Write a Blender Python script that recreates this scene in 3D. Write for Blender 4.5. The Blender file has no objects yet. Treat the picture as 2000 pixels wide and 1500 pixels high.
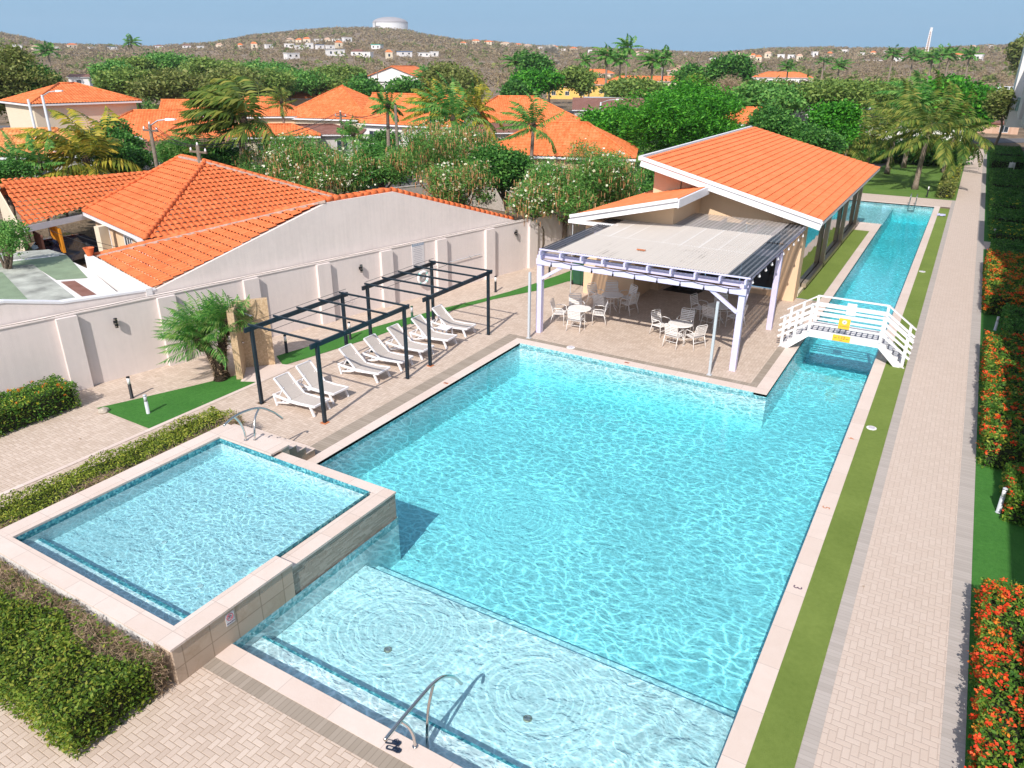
import bpy, bmesh, math, random
import numpy as np
from mathutils import Vector, Matrix, noise
random.seed(7); rng = np.random.default_rng(7)
SC = bpy.context.scene; COL = SC.collection
PI = math.pi
# ---------------------------------------------------------------- camera
H = 10.5; FPX = 1454.28
PIT, ROL, YAW = 0.41038483, -0.00702384, -0.53022834
_f = Vector((math.sin(YAW)*math.cos(PIT), math.cos(YAW)*math.cos(PIT), -math.sin(PIT)))
_r = Vector((math.cos(YAW), -math.sin(YAW), 0)); _d = _f.cross(_r)
CR = _r*math.cos(ROL)+_d*math.sin(ROL); CD = -_r*math.sin(ROL)+_d*math.cos(ROL)
def ray(px, py):
    return CR*(px-1000)+CD*(py-750)+_f*FPX
def at(px, py, z=0.0):
    """survey helper: where the sight line of a photo point meets height z"""
    d = ray(px, py); t = (z-H)/d.z
    return Vector((d.x*t, d.y*t, z))
def far(px, py, D):
    d = ray(px, py); n = math.hypot(d.x, d.y)
    return Vector((d.x*D/n, d.y*D/n, H+d.z*D/n))
# ---------------------------------------------------------------- shader helpers
class N:
    def __init__(s, nt, v): s.nt = nt; s.v = v
    def _m(s, op, *a):
        n = s.nt.nodes.new('ShaderNodeMath'); n.operation = op
        for i, x in enumerate((s,)+a):
            x = x.v if isinstance(x, N) else x
            if isinstance(x, (int, float)): n.inputs[i].default_value = x
            else: s.nt.links.new(x, n.inputs[i])
        return N(s.nt, n.outputs[0])
    def __add__(s, o): return s._m('ADD', o)
    def __sub__(s, o): return s._m('SUBTRACT', o)
    def __mul__(s, o): return s._m('MULTIPLY', o)
    def __truediv__(s, o): return s._m('DIVIDE', o)
    __radd__ = __add__; __rmul__ = __mul__
    def rsub(s, o): return N(s.nt, float(o))._m('SUBTRACT', s)
    def floor(s): return s._m('FLOOR')
    def fract(s): return s._m('FRACT')
    def abs(s): return s._m('ABSOLUTE')
    def min(s, o): return s._m('MINIMUM', o)
    def max(s, o): return s._m('MAXIMUM', o)
    def lt(s, o): return s._m('LESS_THAN', o)
    def gt(s, o): return s._m('GREATER_THAN', o)
    def pow(s, o): return s._m('POWER', o)
    def sin(s): return s._m('SINE')
    def sqrt(s): return s._m('SQRT')
    def mod(s, o): return s._m('FLOORED_MODULO', o)
    def mix(s, a, b):                      # s=0 -> a, 1 -> b
        return (b-a)*s+a if isinstance(b, N) else (a*(s.rsub(1))+s*b)
    def step(s, lo, hi):
        n = s.nt.nodes.new('ShaderNodeMapRange'); n.interpolation_type = 'SMOOTHSTEP'
        s.nt.links.new(s.v, n.inputs[0]); n.inputs[1].default_value = lo; n.inputs[2].default_value = hi
        return N(s.nt, n.outputs[0])
class M:
    """small material builder"""
    def __init__(s, name, col=(.5,.5,.5), rough=.7, metal=0, spec=.4):
        s.m = bpy.data.materials.new(name); s.m.use_nodes = True; s.nt = s.m.node_tree
        s.b = s.nt.nodes['Principled BSDF']; s.out = s.nt.nodes['Material Output']
        s.b.inputs['Base Color'].default_value = (*col, 1); s.b.inputs['Roughness'].default_value = rough
        s.b.inputs['Metallic'].default_value = metal; s.b.inputs['Specular IOR Level'].default_value = spec
    def n(s, t, **k):
        n = s.nt.nodes.new(t)
        for a, b in k.items(): setattr(n, a, b)
        return n
    def link(s, a, b): s.nt.links.new(a.v if isinstance(a, N) else a, b)
    def pos(s):
        g = s.n('ShaderNodeNewGeometry'); return g.outputs['Position']
    def xyz(s, p=None):
        n = s.n('ShaderNodeSeparateXYZ'); s.link(p if p is not None else s.pos(), n.inputs[0])
        return [N(s.nt, o) for o in n.outputs]
    def vec(s, x, y, z=0.0):
        n = s.n('ShaderNodeCombineXYZ')
        for i, v in enumerate((x, y, z)):
            if isinstance(v, N): s.link(v, n.inputs[i])
            else: n.inputs[i].default_value = v
        return n.outputs[0]
    def noise(s, scale, detail=3, p=None, rough=.55, dist=0, dim='3D'):
        n = s.n('ShaderNodeTexNoise', noise_dimensions=dim); n.inputs['Scale'].default_value = scale
        n.inputs['Detail'].default_value = detail; n.inputs['Roughness'].default_value = rough
        n.inputs['Distortion'].default_value = dist
        s.link(p if p is not None else s.pos(), n.inputs['Vector']); return N(s.nt, n.outputs['Fac'])
    def white(s, v):
        n = s.n('ShaderNodeTexWhiteNoise'); s.link(v, n.inputs['Vector']); return N(s.nt, n.outputs['Value'])
    def ramp(s, fac, *stops):
        n = s.n('ShaderNodeValToRGB'); cr = n.color_ramp
        while len(cr.elements) < len(stops): cr.elements.new(.5)
        for e, (p, c) in zip(cr.elements, stops): e.position = p; e.color = (*c, 1)
        s.link(fac, n.inputs[0]); return n.outputs[0]
    def mixc(s, fac, a, b, mode='MIX'):
        n = s.n('ShaderNodeMix', data_type='RGBA', blend_type=mode)
        if isinstance(fac, (int, float)): n.inputs[0].default_value = fac
        else: s.link(fac, n.inputs[0])
        for i, c in ((6, a), (7, b)):
            if isinstance(c, tuple): n.inputs[i].default_value = (*c, 1)
            else: s.link(c, n.inputs[i])
        return n.outputs[2]
    def color(s, c): s.link(c, s.b.inputs['Base Color']); return s
    def bump(s, h, dist=.01, strength=1.0):
        n = s.n('ShaderNodeBump'); n.inputs['Distance'].default_value = dist; n.inputs['Strength'].default_value = strength
        s.link(h, n.inputs['Height']); s.link(n.outputs[0], s.b.inputs['Normal']); return s
def plain(name, col, rough=.6, metal=0, var=.12, scale=3, spec=.4, bump=0):
    m = M(name, col, rough, metal, spec)
    f = m.noise(scale, 5)
    lo = tuple(c*(1-var) for c in col); hi = tuple(min(1, c*(1+var)) for c in col)
    m.color(m.ramp(f, (.3, lo), (.7, hi)))
    if bump: m.bump(m.noise(scale*12, 3), bump)
    return m.m
def leafmat(name, cols, trans=.35, rough=.55):
    cols = [tuple(min(.8, q*k_) for q, k_ in zip(c_, (1.55, 1.5, 1.3))) for c_ in cols]
    m = M(name, cols[0], rough, spec=.25)
    g = m.n('ShaderNodeNewGeometry'); f = N(m.nt, g.outputs['Random Per Island'])
    big = m.noise(.9, 2)
    f = f*.75+big*.5-.12
    k = len(cols)-1
    c = m.ramp(f, *[(i/k, cc) for i, cc in enumerate(cols)])
    m.color(c)
    t = m.n('ShaderNodeBsdfTranslucent'); m.link(c, t.inputs[0])
    x = m.n('ShaderNodeMixShader'); x.inputs[0].default_value = trans
    m.link(m.b.outputs[0], x.inputs[1]); m.link(t.outputs[0], x.inputs[2]); m.link(x.outputs[0], m.out.inputs[0])
    return m.m
# ---------------------------------------------------------------- paving
def herring(name, c1, c2, mortar, s=.112, stain=(.42,.3,.17)):
    m = M(name, c1, .8, spec=.25); x, y, z = m.xyz()
    u = x/s; v = y/s; i = u.floor(); j = v.floor(); fx = u.fract(); fy = v.fract()
    k = (i-j).mod(4)
    k0 = k.lt(.5); k1 = k.gt(.5)*k.lt(1.5); k2 = k.gt(1.5)*k.lt(2.5); k3 = k.gt(2.5)
    hz = k0+k1; vt = k2+k3
    gx = fx.min(fx.rsub(1)); gy = fy.min(fy.rsub(1))
    ex = k0.mix(1.0, fx).min(k1.mix(1.0, fx.rsub(1))).min(gx*vt+hz)
    ey = k3.mix(1.0, fy).min(k2.mix(1.0, fy.rsub(1))).min(gy*hz+vt)
    d = ex.min(ey)
    rnd = m.white(m.vec(i-k1, j-k2, 0.0))
    tone = rnd*.45+m.noise(.8, 4)*.45+m.noise(25, 2)*.15
    c = m.ramp(tone, (.3, c1), (.75, c2))
    st = m.noise(1.3, 5, rough=.65).step(.62, .8)*.3
    c = m.mixc(st, c, stain)
    c = m.mixc(d.step(.02, .085).rsub(1)*.75, c, mortar)
    m.color(c); m.bump(d.step(0, .12)+m.noise(60, 2)*.15, .004); return m.m
def soldier(name, c1, c2, mortar, axis, s=.11):
    m = M(name, c1, .8, spec=.25); xyz = m.xyz(); t = xyz[axis]/s
    f = t.fract(); d = f.min(f.rsub(1)); rnd = m.white(m.vec(t.floor(), 3.0))
    c = m.ramp(rnd*.6+m.noise(2, 3)*.4, (.2, c1), (.8, c2))
    m.color(m.mixc(d.step(.02, .1).rsub(1)*.6, c, mortar)); return m.m
def travertine(name, c1, c2, sx=.6, sy=.6, ox=0, oy=0, joint=.004, axes=(0, 1), vein=.5):
    m = M(name, c1, .62, spec=.3); p = m.xyz(); u = (p[axes[0]]+ox)/sx; v = (p[axes[1]]+oy)/sy
    fu = u.fract(); fv = v.fract()
    d = (fu.min(fu.rsub(1))*sx).min(fv.min(fv.rsub(1))*sy)
    rnd = m.white(m.vec(u.floor(), v.floor(), 1.0))
    f = m.noise(1.6, 6, rough=.7, dist=1.2)*vein+rnd*.25+m.noise(14, 3)*.12
    c = m.ramp(f, (.25, c1), (.65, c2))
    m.color(m.mixc(d.step(joint*.5, joint*2).rsub(1)*.55, c, tuple(q*.5 for q in c1)))
    m.bump(m.noise(30, 3), .002); return m.m
MT = {}
MT['paver'] = herring('paver_sand', (.51,.405,.33), (.61,.50,.42), (.36,.255,.175))
MT['walk'] = herring('paver_walk', (.56,.455,.39), (.595,.49,.425), (.45,.36,.305), s=.125, stain=(.45,.36,.29))
GB = (.30,.25,.20); GB2 = (.37,.31,.255); GM = (.19,.15,.12)
MT['bandx'] = soldier('band_paver_x', GB, GB2, GM, 0); MT['bandy'] = soldier('band_paver_y', GB, GB2, GM, 1)
MT['bandw'] = soldier('band_paver_walk', (.40,.355,.325), (.46,.41,.38), (.32,.28,.25), 1, .10)
MT['coping'] = travertine('travertine_coping', (.64,.52,.455), (.72,.61,.55), 1.2, 1.2, .35, .2, .005)
MT['kidtop'] = travertine('travertine_top', (.62,.50,.43), (.71,.60,.54), .95, .95, .3, .55, .005)
MT['tanwall'] = travertine('travertine_wall', (.36,.26,.175), (.50,.39,.30), .6, .55, 0, .2, .008, (1, 2), .9)
m = M('travertine_end', (.4,.3,.2), .6); p = m.xyz()
MT['tanwallx'] = travertine('travertine_wall_end', (.36,.26,.175), (.50,.39,.30), .6, .55, 0, .2, .008, (0, 2), .9)
# split-face ledge stone
m = M('ledge_stone', (.4,.35,.3), .85); x, y, z = m.xyz(); r = (z/.035).floor(); u = (y+m.white(m.vec(r, 0.0))*.5)/.22
f = u.fract(); g = (z/.035).fract(); d = (f.min(f.rsub(1))*.22).min(g.min(g.rsub(1))*.035); w = m.white(m.vec(u.floor(), r))
m.color(m.ramp(w*.7+m.noise(20, 3)*.3, (.2, (.42,.35,.28)), (.8, (.60,.52,.44)))); m.bump(w*.6+d.step(0, .008), .02); MT['ledge'] = m.m
# plaster
def plaster(name, col, stain=.25):
    m = M(name, col, .85, spec=.2); x, y, z = m.xyz()
    f = m.noise(.6, 6, rough=.6)*.42+m.noise(5, 5)*.25+m.noise(2.0, 4, p=m.vec(x*4.0, y*4.0, z*.25))*.38
    c = m.ramp(f, (.25, tuple(q*(1-stain*.5) for q in col)), (.6, col)); m.color(c); m.bump(m.noise(35, 4), .004); return m.m
MT['wall'] = plaster('wall_plaster', (.75,.665,.635), .24)
MT['party'] = plaster('party_wall_plaster', (.78,.695,.655), .34)
MT['cream'] = plaster('cream_plaster', (.76,.54,.355), .12)
MT['white'] = plaster('white_plaster', (.74,.71,.70), .1)
MT['creamw'] = plaster('pale_cream_plaster', (.70,.60,.46), .12)
MT['grayw'] = plaster('grey_plaster', (.48,.45,.43), .14)
MT['whitetrim'] = plain('white_trim', (.78,.77,.79), .45, var=.04)
MT['graytrim'] = plain('grey_trim', (.42,.42,.43), .7)
MT['mortar'] = plain('ridge_mortar', (.42,.33,.28), .9, var=.3, scale=9)
# roof tiles
def tiles(name, c1, c2, c3, scale=3.2):
    m = M(name, c1, .75, spec=.25); x, y, z = m.xyz()
    f = m.noise(scale, 2)*.4+m.noise(.35, 4, rough=.7)*.4+m.white(m.vec((x*3.1).floor(), (y*3.1).floor(), 2.0))*.3-.05
    m.color(m.ramp(f, (.2, c1), (.5, c2), (.8, c3))); return m.m
MT['tile'] = tiles('tile_terracotta', (.52,.115,.035), (.66,.16,.052), (.72,.20,.075))
MT['tilenew'] = tiles('tile_orange', (.63,.165,.055), (.74,.205,.075), (.77,.235,.095))
MT['tileo'] = tiles('tile_bright_orange', (.50,.125,.035), (.68,.185,.06), (.78,.27,.11))
MT['tileold'] = tiles('tile_weathered', (.38,.12,.04), (.70,.28,.09), (.80,.47,.22))
MT['tilebrown'] = tiles('shingle_brown', (.17,.075,.055), (.22,.10,.075), (.27,.14,.11))
MT['tilepale'] = tiles('tile_pale', (.45,.28,.20), (.55,.36,.26), (.62,.44,.33))
# turf
def turf(name, c1, c2, c3=None, big=.5):
    m = M(name, c1, .9, spec=.15)
    f = m.noise(90, 2)*.5+m.noise(big, 5, rough=.7)*.45+m.noise(9, 3)*.25-.1
    m.color(m.ramp(f, (.3, c1), (.7, c2))); m.bump(m.noise(140, 2), .012); return m.m
MT['turf'] = turf('artificial_turf_olive', (.125,.185,.035), (.235,.31,.075))
MT['turfg'] = turf('artificial_turf_green', (.03,.125,.02), (.085,.26,.05))
MT['lawn'] = turf('lawn_grass', (.06,.15,.025), (.17,.26,.06))
MT['gravelbed'] = turf('garden_soil', (.05,.10,.03), (.10,.15,.05))
# stainless, black metal, glass, plastics
MT['steel'] = plain('stainless_steel', (.62,.60,.58), .16, 1, .05)
MT['black'] = plain('dark_teal_metal', (.008,.02,.032), .38, 0, .2)
MT['blackmat'] = plain('black_plastic', (.012,.012,.014), .5)
MT['bin'] = plain('green_bin_plastic', (.02,.085,.045), .45)
MT['lav'] = plain('lavender_paint', (.62,.585,.80), .5, var=.04)
MT['pwhite'] = plain('white_plastic', (.80,.78,.80), .4, var=.03)
MT['sling'] = plain('sling_fabric', (.50,.445,.405), .8, var=.05, scale=20)
MT['alu'] = plain('white_powder_coat', (.84,.81,.79), .4, var=.05)
MT['polegray'] = plain('grey_paint', (.50,.52,.55), .5, var=.05)
MT['wood'] = plain('weathered_wood', (.16,.13,.10), .85, var=.3, scale=6)
MT['trunk'] = plain('bark', (.16,.12,.09), .95, var=.35, scale=8, bump=.02)
MT['palmtrunk'] = plain('palm_bark', (.27,.21,.17), .95, var=.3, scale=10, bump=.02)
MT['fibre'] = plain('palm_fibre', (.075,.048,.032), .95, var=.5, scale=25, bump=.03)
MT['bronze'] = plain('bronze_aluminium', (.42,.34,.26), .4, .4, .06)
MT['yellow'] = plain('yellow_sign', (.85,.52,.04), .5, var=.03)
MT['ink'] = plain('ink', (.10,.05,.10), .6, var=0); MT['inkgray'] = plain('faded_ink', (.33,.31,.36), .7, var=0)
MT['inkred'] = plain('red_ink', (.5,.03,.06), .6, var=0)
MT['signblue'] = plain('sign_header_blue', (.24,.33,.45), .5, var=.03); MT['signwhite'] = plain('sign_white', (.66,.63,.64), .5, var=.02)
MT['teal'] = plain('teal_metal', (.12,.60,.55), .5); MT['blue'] = plain('blue_panel', (.10,.2,.42), .4)
MT['yhouse'] = plain('yellow_plaster', (.75,.48,.13), .8); MT['orange_cloth'] = plain('orange_cloth', (.85,.33,.02), .8)
MT['rock'] = plain('pale_rock', (.55,.48,.40), .9, var=.2, scale=12, bump=.02)
MT['redbrick'] = plain('clay_chip', (.50,.17,.07), .9, var=.2)
MT['asphalt'] = plain('asphalt', (.12,.115,.12), .9)
MT['carpaint'] = plain('dark_car_paint', (.01,.02,.045), .12, 0, .1, spec=.8)
MT['cartrim'] = plain('teal_car_paint', (.02,.13,.18), .2, 0, .1)
MT['wheel'] = plain('rubber', (.02,.02,.02), .8)
g = M('dark_glass', (.01,.014,.022), .04, 0, .8); MT['glassdark'] = g.m
g = M('window_glass', (.03,.045,.06), .06, 0, .9); MT['glass'] = g.m
g = M('mirror_glass', (.012,.02,.018), .015, 0, 1); g.b.inputs['IOR'].default_value = 3.4
g.bump(g.noise(.9, 1), .006); MT['mirror'] = g.m
g = M('clear_glass', (.5,.62,.6), .05); t = g.n('ShaderNodeBsdfTransparent'); t.inputs[0].default_value = (.75,.88,.85,1)
x = g.n('ShaderNodeMixShader'); x.inputs[0].default_value = .3; g.link(t.outputs[0], x.inputs[1]); g.link(g.b.outputs[0], x.inputs[2]); g.link(x.outputs[0], g.out.inputs[0]); MT['clear'] = g.m
g = M('smoked_polycarbonate', (.055,.075,.11), .15, 0, .7); x_, y_, z_ = g.xyz()
t = g.n('ShaderNodeBsdfTransparent'); sf = ((x_/.19).fract()-.5).abs().step(.18, .42); g.link(g.mixc(sf, (.25,.25,.26), (.72,.66,.60)), t.inputs[0]); g.link(g.mixc(sf, (.03,.04,.06), (.30,.31,.34)), g.b.inputs['Base Color'])  # ridge light and shade painted as stripes into tint and base colour
x = g.n('ShaderNodeMixShader'); x.inputs[0].default_value = .5; g.link(t.outputs[0], x.inputs[1]); g.link(g.b.outputs[0], x.inputs[2]); g.link(x.outputs[0], g.out.inputs[0]); MT['poly'] = g.m
m = M('pale_polycarbonate', (.5,.48,.46), .3); x, y, z = m.xyz(); sf = ((x/.19).fract()-.5).abs().step(.12, .45); m.color(m.mixc(sf, (.42,.39,.37), (.62,.58,.55))); t = m.n('ShaderNodeBsdfTransparent'); t.inputs[0].default_value = (.85,.8,.74,1); xx = m.n('ShaderNodeMixShader'); xx.inputs[0].default_value = .62; m.link(t.outputs[0], xx.inputs[1]); m.link(m.b.outputs[0], xx.inputs[2]); m.link(xx.outputs[0], m.out.inputs[0]); MT['polypale'] = m.m  # pale sheet: ridge shading painted as stripes into the base colour
# cream shade sheet under the polycarbonate
m = M('shade_cream', (.55,.5,.45), .6); x, y, z = m.xyz()
st = ((x/.13).fract()-.5).abs().step(.22, .48)*.5  # corrugation shading painted as dark stripes; the dirt mask deepens them mid-sheet
dirt = m.noise(.45, 4, rough=.6).step(.5, .68)*((x+10).abs().step(1.2, 4.5).rsub(1))*((y-28).abs().step(.8, 3.2).rsub(1))
seam = ((x/.78).fract()).lt(.06)*y.step(29, 29.6)+((y-29.4).abs()).lt(.03)
c = m.mixc((dirt*st*2.0+st*.16).min(.9), m.mixc(seam, (.77,.71,.65), (.9,.87,.84)), (.24,.2,.17)); c = m.mixc(m.noise(1.1, 4)*.12, c, (.42,.36,.32))
m.color(c); t = m.n('ShaderNodeBsdfTranslucent'); t.inputs[0].default_value = (.62,.52,.42,1); xx = m.n('ShaderNodeMixShader'); xx.inputs[0].default_value = .22; m.link(m.b.outputs[0], xx.inputs[1]); m.link(t.outputs[0], xx.inputs[2]); m.link(xx.outputs[0], m.out.inputs[0]); MT['shade'] = m.m
# pool tiles + water
m = M('pool_mosaic', (.8,.85,.85), .5); x, y, z = m.xyz(); u = x/.05; v = y/.05
w = m.white(m.vec(u.floor(), v.floor(), (z/.05).floor()))
m.color(m.ramp(w*.6+m.noise(1.5, 3)*.4, (.2, (.62,.73,.76)), (.8, (.83,.87,.885)))); MT['mosaic'] = m.m
m = M('pool_mosaic_band', (.03,.3,.4), .3); x, y, z = m.xyz()
w = m.white(m.vec((x/.05).floor(), (y/.05).floor(), (z/.05).floor()))
m.color(m.ramp(w, (.2, (.04,.20,.27)), (.6, (.08,.36,.41)), (.9, (.22,.52,.55)))); MT['band'] = m.m
m = M('waterline_tile', (.3,.5,.55), .3); x, y, z = m.xyz(); w = m.white(m.vec((x/.05).floor(), (y/.05).floor(), (z/.05).floor())); m.color(m.ramp(w, (.2, (.16,.42,.47)), (.8, (.42,.64,.67)))); MT['bandp'] = m.m
def water(name, rings=(), amp=1.0, cell=1.75, ab=((.10,.915,.955), .37), far=False):
    m = M(name); nt = m.nt; x, y, z = m.xyz(); P = m.pos()
    wn = m.n('ShaderNodeTexNoise'); wn.inputs['Scale'].default_value = 1.15; wn.inputs['Detail'].default_value = 2; m.link(P, wn.inputs['Vector'])
    sp = m.n('ShaderNodeSeparateXYZ'); m.link(wn.outputs['Color'], sp.inputs[0])
    dx = N(nt, sp.outputs[0]); dy = N(nt, sp.outputs[1])
    X = x+dx*.9; Y = y+dy*.9
    cal = None; calm = None
    for cx, cy, R in rings:
        r = ((x-cx)*(x-cx)+(y-cy)*(y-cy)).sqrt()
        w = (r/R).step(.25, 1.0).rsub(1); s = (r*17.0+dx*5.0).sin()*w
        X = X+(x-cx)/(r+.3)*s*.16; Y = Y+(y-cy)/(r+.3)*s*.16
        rr = (s.abs().rsub(1)).pow(5)*w*(r/R).step(.03, .2)
        cal = rr if cal is None else cal+rr; calm = w if calm is None else calm.max(w)
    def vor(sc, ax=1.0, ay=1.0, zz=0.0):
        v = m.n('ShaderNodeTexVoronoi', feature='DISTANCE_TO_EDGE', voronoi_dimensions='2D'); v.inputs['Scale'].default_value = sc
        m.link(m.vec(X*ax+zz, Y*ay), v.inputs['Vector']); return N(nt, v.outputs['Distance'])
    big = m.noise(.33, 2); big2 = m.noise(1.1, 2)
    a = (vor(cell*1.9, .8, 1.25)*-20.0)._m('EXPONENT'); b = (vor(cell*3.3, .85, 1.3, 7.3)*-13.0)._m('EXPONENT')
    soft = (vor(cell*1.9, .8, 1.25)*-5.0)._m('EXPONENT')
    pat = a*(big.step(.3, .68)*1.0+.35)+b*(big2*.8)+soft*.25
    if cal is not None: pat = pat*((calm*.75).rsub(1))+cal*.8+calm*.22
    lum = pat*(.66*amp)+(1.0-.11*amp)  # caustic net and ripple-ring light painted into the surface's transmission colour
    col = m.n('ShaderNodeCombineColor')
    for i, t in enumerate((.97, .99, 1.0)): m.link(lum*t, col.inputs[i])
    tr = m.n('ShaderNodeBsdfTransparent'); m.link(col.outputs[0], tr.inputs[0])
    gl = m.n('ShaderNodeBsdfGlossy'); gl.inputs['Roughness'].default_value = .06
    bp = m.n('ShaderNodeBump'); bp.inputs['Distance'].default_value = .0035
    m.link(m.noise(2.2, 3, p=m.vec(X, Y*1.5))*1.0+m.noise(9, 2, p=m.vec(x, y*1.6))*.35, bp.inputs['Height']); m.link(bp.outputs[0], gl.inputs['Normal'])
    fr = m.n('ShaderNodeFresnel'); fr.inputs[0].default_value = 1.33; m.link(bp.outputs[0], fr.inputs['Normal'])
    mx = m.n('ShaderNodeMixShader'); m.link(fr.outputs[0], mx.inputs[0]); m.link(tr.outputs[0], mx.inputs[1]); m.link(gl.outputs[0], mx.inputs[2])
    m.link(mx.outputs[0], m.out.inputs['Surface'])
    va = m.n('ShaderNodeVolumeAbsorption'); va.inputs[0].default_value = (*ab[0], 1); va.inputs[1].default_value = ab[1]
    m.link(va.outputs[0], m.out.inputs['Volume'])
    return m.m
# foliage
LM = dict(
 mango=leafmat('leaf_mango', [(.008,.045,.008), (.025,.13,.012), (.06,.25,.02), (.14,.36,.04)]),
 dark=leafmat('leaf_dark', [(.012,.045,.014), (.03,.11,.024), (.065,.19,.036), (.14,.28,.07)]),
 leuc=leafmat('leaf_feathery', [(.02,.07,.018), (.05,.16,.035), (.11,.26,.06), (.20,.34,.10)]),
 acacia=leafmat('leaf_acacia', [(.04,.075,.022), (.09,.16,.04), (.16,.24,.06), (.25,.31,.09)]),
 olive=leafmat('leaf_olive', [(.04,.06,.02), (.10,.14,.035), (.16,.19,.06), (.24,.24,.10)]),
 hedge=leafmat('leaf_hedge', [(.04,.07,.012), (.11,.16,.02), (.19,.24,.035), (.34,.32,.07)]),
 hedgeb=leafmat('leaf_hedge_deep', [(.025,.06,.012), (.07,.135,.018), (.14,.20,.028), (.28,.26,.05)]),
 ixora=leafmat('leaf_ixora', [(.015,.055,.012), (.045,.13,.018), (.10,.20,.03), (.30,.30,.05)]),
 palm=leafmat('leaf_palm', [(.02,.05,.012), (.06,.11,.02), (.13,.17,.035), (.26,.24,.06)]),
 palmy=leafmat('leaf_palm_yellow', [(.04,.07,.012), (.12,.15,.02), (.26,.24,.035), (.46,.34,.05)]),
 palmg=leafmat('leaf_palm_green', [(.015,.07,.02), (.04,.15,.03), (.10,.24,.05), (.22,.28,.10)]),
 silver=leafmat('leaf_silver', [(.2,.2,.2), (.35,.34,.35), (.5,.48,.48)]),
 scrub=leafmat('scrub_twigs', [(.15,.12,.085), (.20,.152,.108), (.245,.19,.135), (.14,.15,.075)], .3),
 twig=leafmat('dry_twigs', [(.10,.07,.055), (.24,.175,.125), (.40,.31,.25)], .1),
 pod=leafmat('seed_pods', [(.22,.10,.05), (.36,.19,.10), (.42,.28,.17)], .2),
 flower=leafmat('white_flowers', [(.45,.45,.32), (.7,.68,.55)], .2),
 red=leafmat('ixora_flowers', [(.45,.02,.01), (.58,.05,.015), (.64,.12,.03)], .2),
 orange=leafmat('orange_flowers', [(.55,.09,.015), (.62,.15,.02), (.66,.24,.03)], .2),
 yellowf=leafmat('yellow_flowers', [(.75,.45,.02), (.9,.6,.08)], .2),
)
# ---------------------------------------------------------------- mesh helpers
class MB:
    def __init__(s): s.v = []; s.f = []
    def add(s, vs, fs):
        k = len(s.v); s.v += [tuple(v) for v in vs]; s.f += [tuple(i+k for i in f) for f in fs]; return s
    def hexa(s, b, t):      # 4 bottom, 4 top points ccw
        return s.add(list(b)+list(t), [(3,2,1,0), (4,5,6,7), (0,1,5,4), (1,2,6,5), (2,3,7,6), (3,0,4,7)])
    def box(s, x0, x1, y0, y1, z0, z1):
        return s.hexa([(x0,y0,z0), (x1,y0,z0), (x1,y1,z0), (x0,y1,z0)], [(x0,y0,z1), (x1,y0,z1), (x1,y1,z1), (x0,y1,z1)])
    def beam(s, p, q, w, h=None, up=(0,0,1)):
        h = h or w; p = Vector(p); q = Vector(q); d = (q-p).normalized(); u = Vector(up)
        if abs(d.dot(u)) > .98: u = Vector((1,0,0))
        a = d.cross(u).normalized()*w/2; b = a.cross(d).normalized()*h/2
        return s.hexa([p-a-b, p+a-b, p+a+b, p-a+b], [q-a-b, q+a-b, q+a+b, q-a+b])
    def tube(s, pts, r, n=8, cap=True):
        pts = [Vector(p) for p in pts]; rs = r if isinstance(r, (list, tuple)) else [r]*len(pts); k = len(s.v); pv = None
        for i, p in enumerate(pts):
            d = (pts[min(i+1, len(pts)-1)]-pts[max(i-1, 0)]).normalized()
            if pv is None: a = d.cross(Vector((0,0,1)) if abs(d.z) < .95 else Vector((1,0,0))).normalized()
            else: a = (pv-d*pv.dot(d)).normalized()
            pv = a; b = d.cross(a)
            for j in range(n):
                t = 2*PI*j/n; s.v.append(tuple(p+(a*math.cos(t)+b*math.sin(t))*rs[i]))
        for i in range(len(pts)-1):
            for j in range(n):
                j2 = (j+1) % n; s.f.append((k+i*n+j, k+i*n+j2, k+(i+1)*n+j2, k+(i+1)*n+j))
        if cap: s.f.append(tuple(k+j for j in range(n))[::-1]); s.f.append(tuple(k+(len(pts)-1)*n+j for j in range(n)))
        return s
    def lathe(s, prof, c=(0,0,0), n=20):
        return s.tube([(c[0], c[1], c[2]+z) for r, z in prof], [max(r, 1e-4) for r, z in prof], n) if 0 else s._lathe(prof, c, n)
    def _lathe(s, prof, c, n):
        k = len(s.v)
        for r, z in prof:
            for j in range(n): t = 2*PI*j/n; s.v.append((c[0]+r*math.cos(t), c[1]+r*math.sin(t), c[2]+z))
        for i in range(len(prof)-1):
            for j in range(n): j2 = (j+1) % n; s.f.append((k+i*n+j, k+i*n+j2, k+(i+1)*n+j2, k+(i+1)*n+j))
        s.f.append(tuple(k+j for j in range(n))[::-1]); s.f.append(tuple(k+(len(prof)-1)*n+j for j in range(n))); return s
    def poly(s, pts, thick=0, dirn=(0,0,-1)):
        n = len(pts)
        if not thick: return s.add(pts, [tuple(range(n))])
        d = Vector(dirn)*thick; b = [Vector(p)+d for p in pts]
        return s.add(list(pts)+b, [tuple(range(n)), tuple(range(2*n-1, n-1, -1))]+[(i, i+n, (i+1) % n+n, (i+1) % n) for i in range(n)])
    def build(s, name, mat, parent=None, smooth=False, world=True):
        me = bpy.data.meshes.new(name); v = s.v
        if parent is not None and world:
            inv = pmat(parent).inverted(); v = [tuple(inv @ Vector(p)) for p in v]
        me.from_pydata(v, [], s.f)
        return fin(me, name, mat, parent, smooth)
def pmat(o):
    m = o.matrix_basis.copy()
    while o.parent: o = o.parent; m = o.matrix_basis @ m
    return m
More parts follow.
